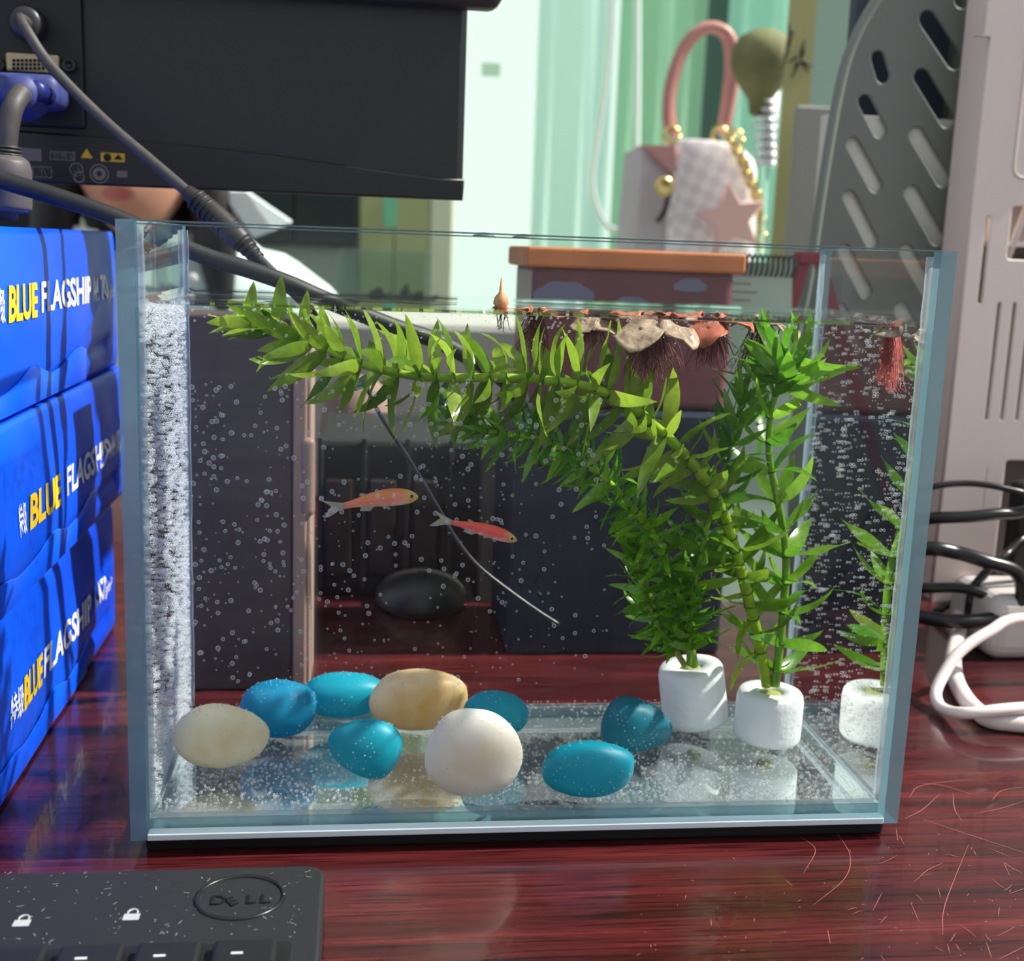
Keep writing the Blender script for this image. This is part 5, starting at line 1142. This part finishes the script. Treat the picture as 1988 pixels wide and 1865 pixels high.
for s_, ex, wr in ((-1, (-.26, .0, -.36), (-.12, -.20, -.45)), (1, (.27, .0, -.40), (.10, -.20, -.45))):
    a = nk+V((s_*.155, .02, -.065)); b = nk+V(ex); c = nk+V(wr); SH[s_] = (a, b, c)
    limb([nk+V((s_*.04, .01, -.03)), a], (.065, .058)); limb([a, (a+b)/2+V((s_*.02, .01, 0)), b], (.052, .042)); limb([b, (b+c)/2, c], (.040, .027))
    # hand: palm, four fingers, thumb
    d = (c-b).normalized(); sd_ = d.cross(V((0, 0, 1))).normalized()*-s_; blob(c+d*.045, (.036, .040, .016), 3)
    for f_ in range(4): p = c+d*.075+sd_*(.024-.016*f_); limb([p, p+d*(.030-.004*abs(f_-1.3))+V((0, 0, -.004)), p+d*(.052-.006*abs(f_-1.3))+V((0, 0, -.018))], (.0088, .0068))
    p = c+d*.030+sd_*.034; limb([p, p+d*.02+sd_*.018, p+d*.042+sd_*.022], (.010, .008))
for s_ in (-1, 1):
    kn = hip+V((s_*.12, -.26, -.02)); limb([hip+V((s_*.08, 0, -.02)), kn], (.085, .06)); limb([kn, kn+V((0, .02, -.40))], (.055, .038)); blob(V((kn.x, kn.y-.05, -.722)), (.042, .11, .026), 3)
me = bpy.data.meshes.new('body'); bm_.to_mesh(me); bm_.free()
tmp = bpy.data.objects.new('tmp', me); COL.objects.link(tmp); md = tmp.modifiers.new('r', 'REMESH'); md.mode = 'VOXEL'; md.voxel_size = .0055; md.use_smooth_shade = True
ms = tmp.modifiers.new('s', 'SMOOTH'); ms.factor = .5; ms.iterations = 2
dg = bpy.context.evaluated_depsgraph_get(); dg.update(); me2 = bpy.data.meshes.new_from_object(tmp.evaluated_get(dg)); bpy.data.objects.remove(tmp)
me2.transform(Matrix.Translation(-pe.location)); me2.name = 'body'; link('body', me2, SKIN, pe, True)
# hair
def hairf(n, q):
    if n.y < -.25 and n.z < .55: q *= .86
    if n.z < -.2: q.z *= 1.35
    return q
bh = bmesh.new(); bmesh.ops.create_icosphere(bh, subdivisions=4, radius=1)
for v in bh.verts: n = v.co.copy(); v.co = hc+V((0, .018, .012))+hairf(n, V((n.x*.086, n.y*.100, n.z*.118)))
frombm('hair', bh, mat('black_hair', (18, 15, 15), .5, bump=.3, bscale=300), pe, True)
for s_ in (-1, 1): tube('hair_lock', [hc+V((s_*.066, .02, .03)), hc+V((s_*.084, -.012, -.04)), hc+V((s_*.092, -.018, -.11)), hc+V((s_*.098, -.01, -.19))], [.030, .030, .027, .012], mat('black_hair', (18, 15, 15), .5), pe, 14)
for s_ in (-1, 1):
    ec = hc+V((s_*.032, -.079, .012)); eo = lathe('eye', [(.010, 0), (.009, .004), (.005, .007), (.0005, .008)], mat('eye_white', (235, 232, 228), .2), pe, ec, 14, Matrix.Rotation(R(90), 4, 'X'))
    lathe('iris', [(.005, .0065), (.0045, .0078), (.0004, .0085)], mat('iris_dark', (30, 20, 15), .1), eo, ec, 12, Matrix.Rotation(R(90), 4, 'X'))
# shirt: torso shell, sleeves and collar flaps
SHT = mat('white_shirt', (214, 236, 232), .75, var=.05, vscale=20, bump=.25, bscale=25)
bs = bmesh.new()
def tocol(vs, fs):
    m_ = bpy.data.meshes.new('t'); m_.from_pydata([tuple(v) for v in vs], [], fs); bs.from_mesh(m_); bpy.data.meshes.remove(m_)
rings = []
for k in range(22):
    u = k/21; z = hip.z-.06+(nk.z+.055-hip.z+.06)*u; cx = hip.x+(nk.x-hip.x)*u; cy__ = hip.y+.02+(nk.y-hip.y)*u
    sh = max(0, (u-.80)/.20); wx = (.182+.02*math.sin(u*9)*.3)*(1-.62*sh**1.6); wy = .122*(1-.38*sh); rings.append([V((cx+wx*math.cos(q)*(1+.012*math.sin(q*9+k)), cy__+wy*math.sin(q), z)) for q in [2*math.pi*j/40 for j in range(40)]])
vs = [v for r_ in rings for v in r_]; fs = [(i*40+j, i*40+(j+1) % 40, (i+1)*40+(j+1) % 40, (i+1)*40+j) for i in range(21) for j in range(40)]; tocol(vs, fs)
for s_ in (-1, 1):
    a, b, c = SH[s_]; P = catmull([nk+V((s_*.0, .012, .01)), nk+V((s_*.07, .016, -.012)), a+V((0, 0, .010)), (a+b)/2+V((s_*.022, .01, 0)), b], 8); tocol(*tubegeo(P, [.084-.028*i/(len(P)-1)+.002*math.sin(i*1.7) for i in range(len(P))], 20, False))
    P = catmull([b, (b+c)/2, b.lerp(c, .88)], 8); tocol(*tubegeo(P, [.054-.014*i/(len(P)-1)+.002*math.sin(i*1.9) for i in range(len(P))], 20, False))
frombm('shirt', bs, SHT, pe, True)
def flap(P):
    vs = P+[p+V((0, .004, .002)) for p in P]; n = len(P); return poly('collar', vs, [tuple(range(n)), tuple(range(n, 2*n))[::-1]]+[(i, (i+1) % n, n+(i+1) % n, n+i) for i in range(n)], mat('collar_white', (226, 244, 240), .7), pe)
flap([pp_(430, 372, -.03), pp_(478, 372, -.04), pp_(566, 432, -.06), pp_(530, 448, -.06), pp_(492, 462, -.05)])
flap([pp_(140, 440, -.03), pp_(190, 450, -.05), pp_(200, 520, -.07), pp_(120, 480, -.04)])
for k in range(4): c = pp_(380-6*k, 500+40*k, -.09); lathe('button', [(.0055, 0), (.0055, .002), (.004, .0025)], mat('button_white', (240, 245, 242), .3), pe, c, 12, Matrix.Rotation(R(90), 4, 'X'))
# chair under the person
chr_ = thing('office_chair', (hip.x, hip.y, -.75), 'dark office chair under the person behind the monitor', 'chair')
box('seat', (hip.x-.24, hip.y-.26, hip.z-.17), (hip.x+.24, hip.y+.22, hip.z-.10), mat('seat_dark', (40, 42, 46), .8), chr_, .02, 3)
box('backrest', (hip.x-.22, hip.y+.20, hip.z+.02), (hip.x+.22, hip.y+.25, hip.z+.42), mat('seat_dark', (40, 42, 46), .8), chr_, .02, 3)
lathe('column', [(.03, 0), (.03, hip.z-.17+.70)], mat('column_black', (30, 30, 32), .4), chr_, (hip.x, hip.y, -.70), 16)
for k in range(5):
    q = 2*math.pi*k/5+.3; tube('leg', [V((hip.x, hip.y, -.69)), V((hip.x+.26*math.cos(q), hip.y+.26*math.sin(q), -.72))], [.022, .016], mat('column_black', (30, 30, 32), .4), chr_, 10, 2)
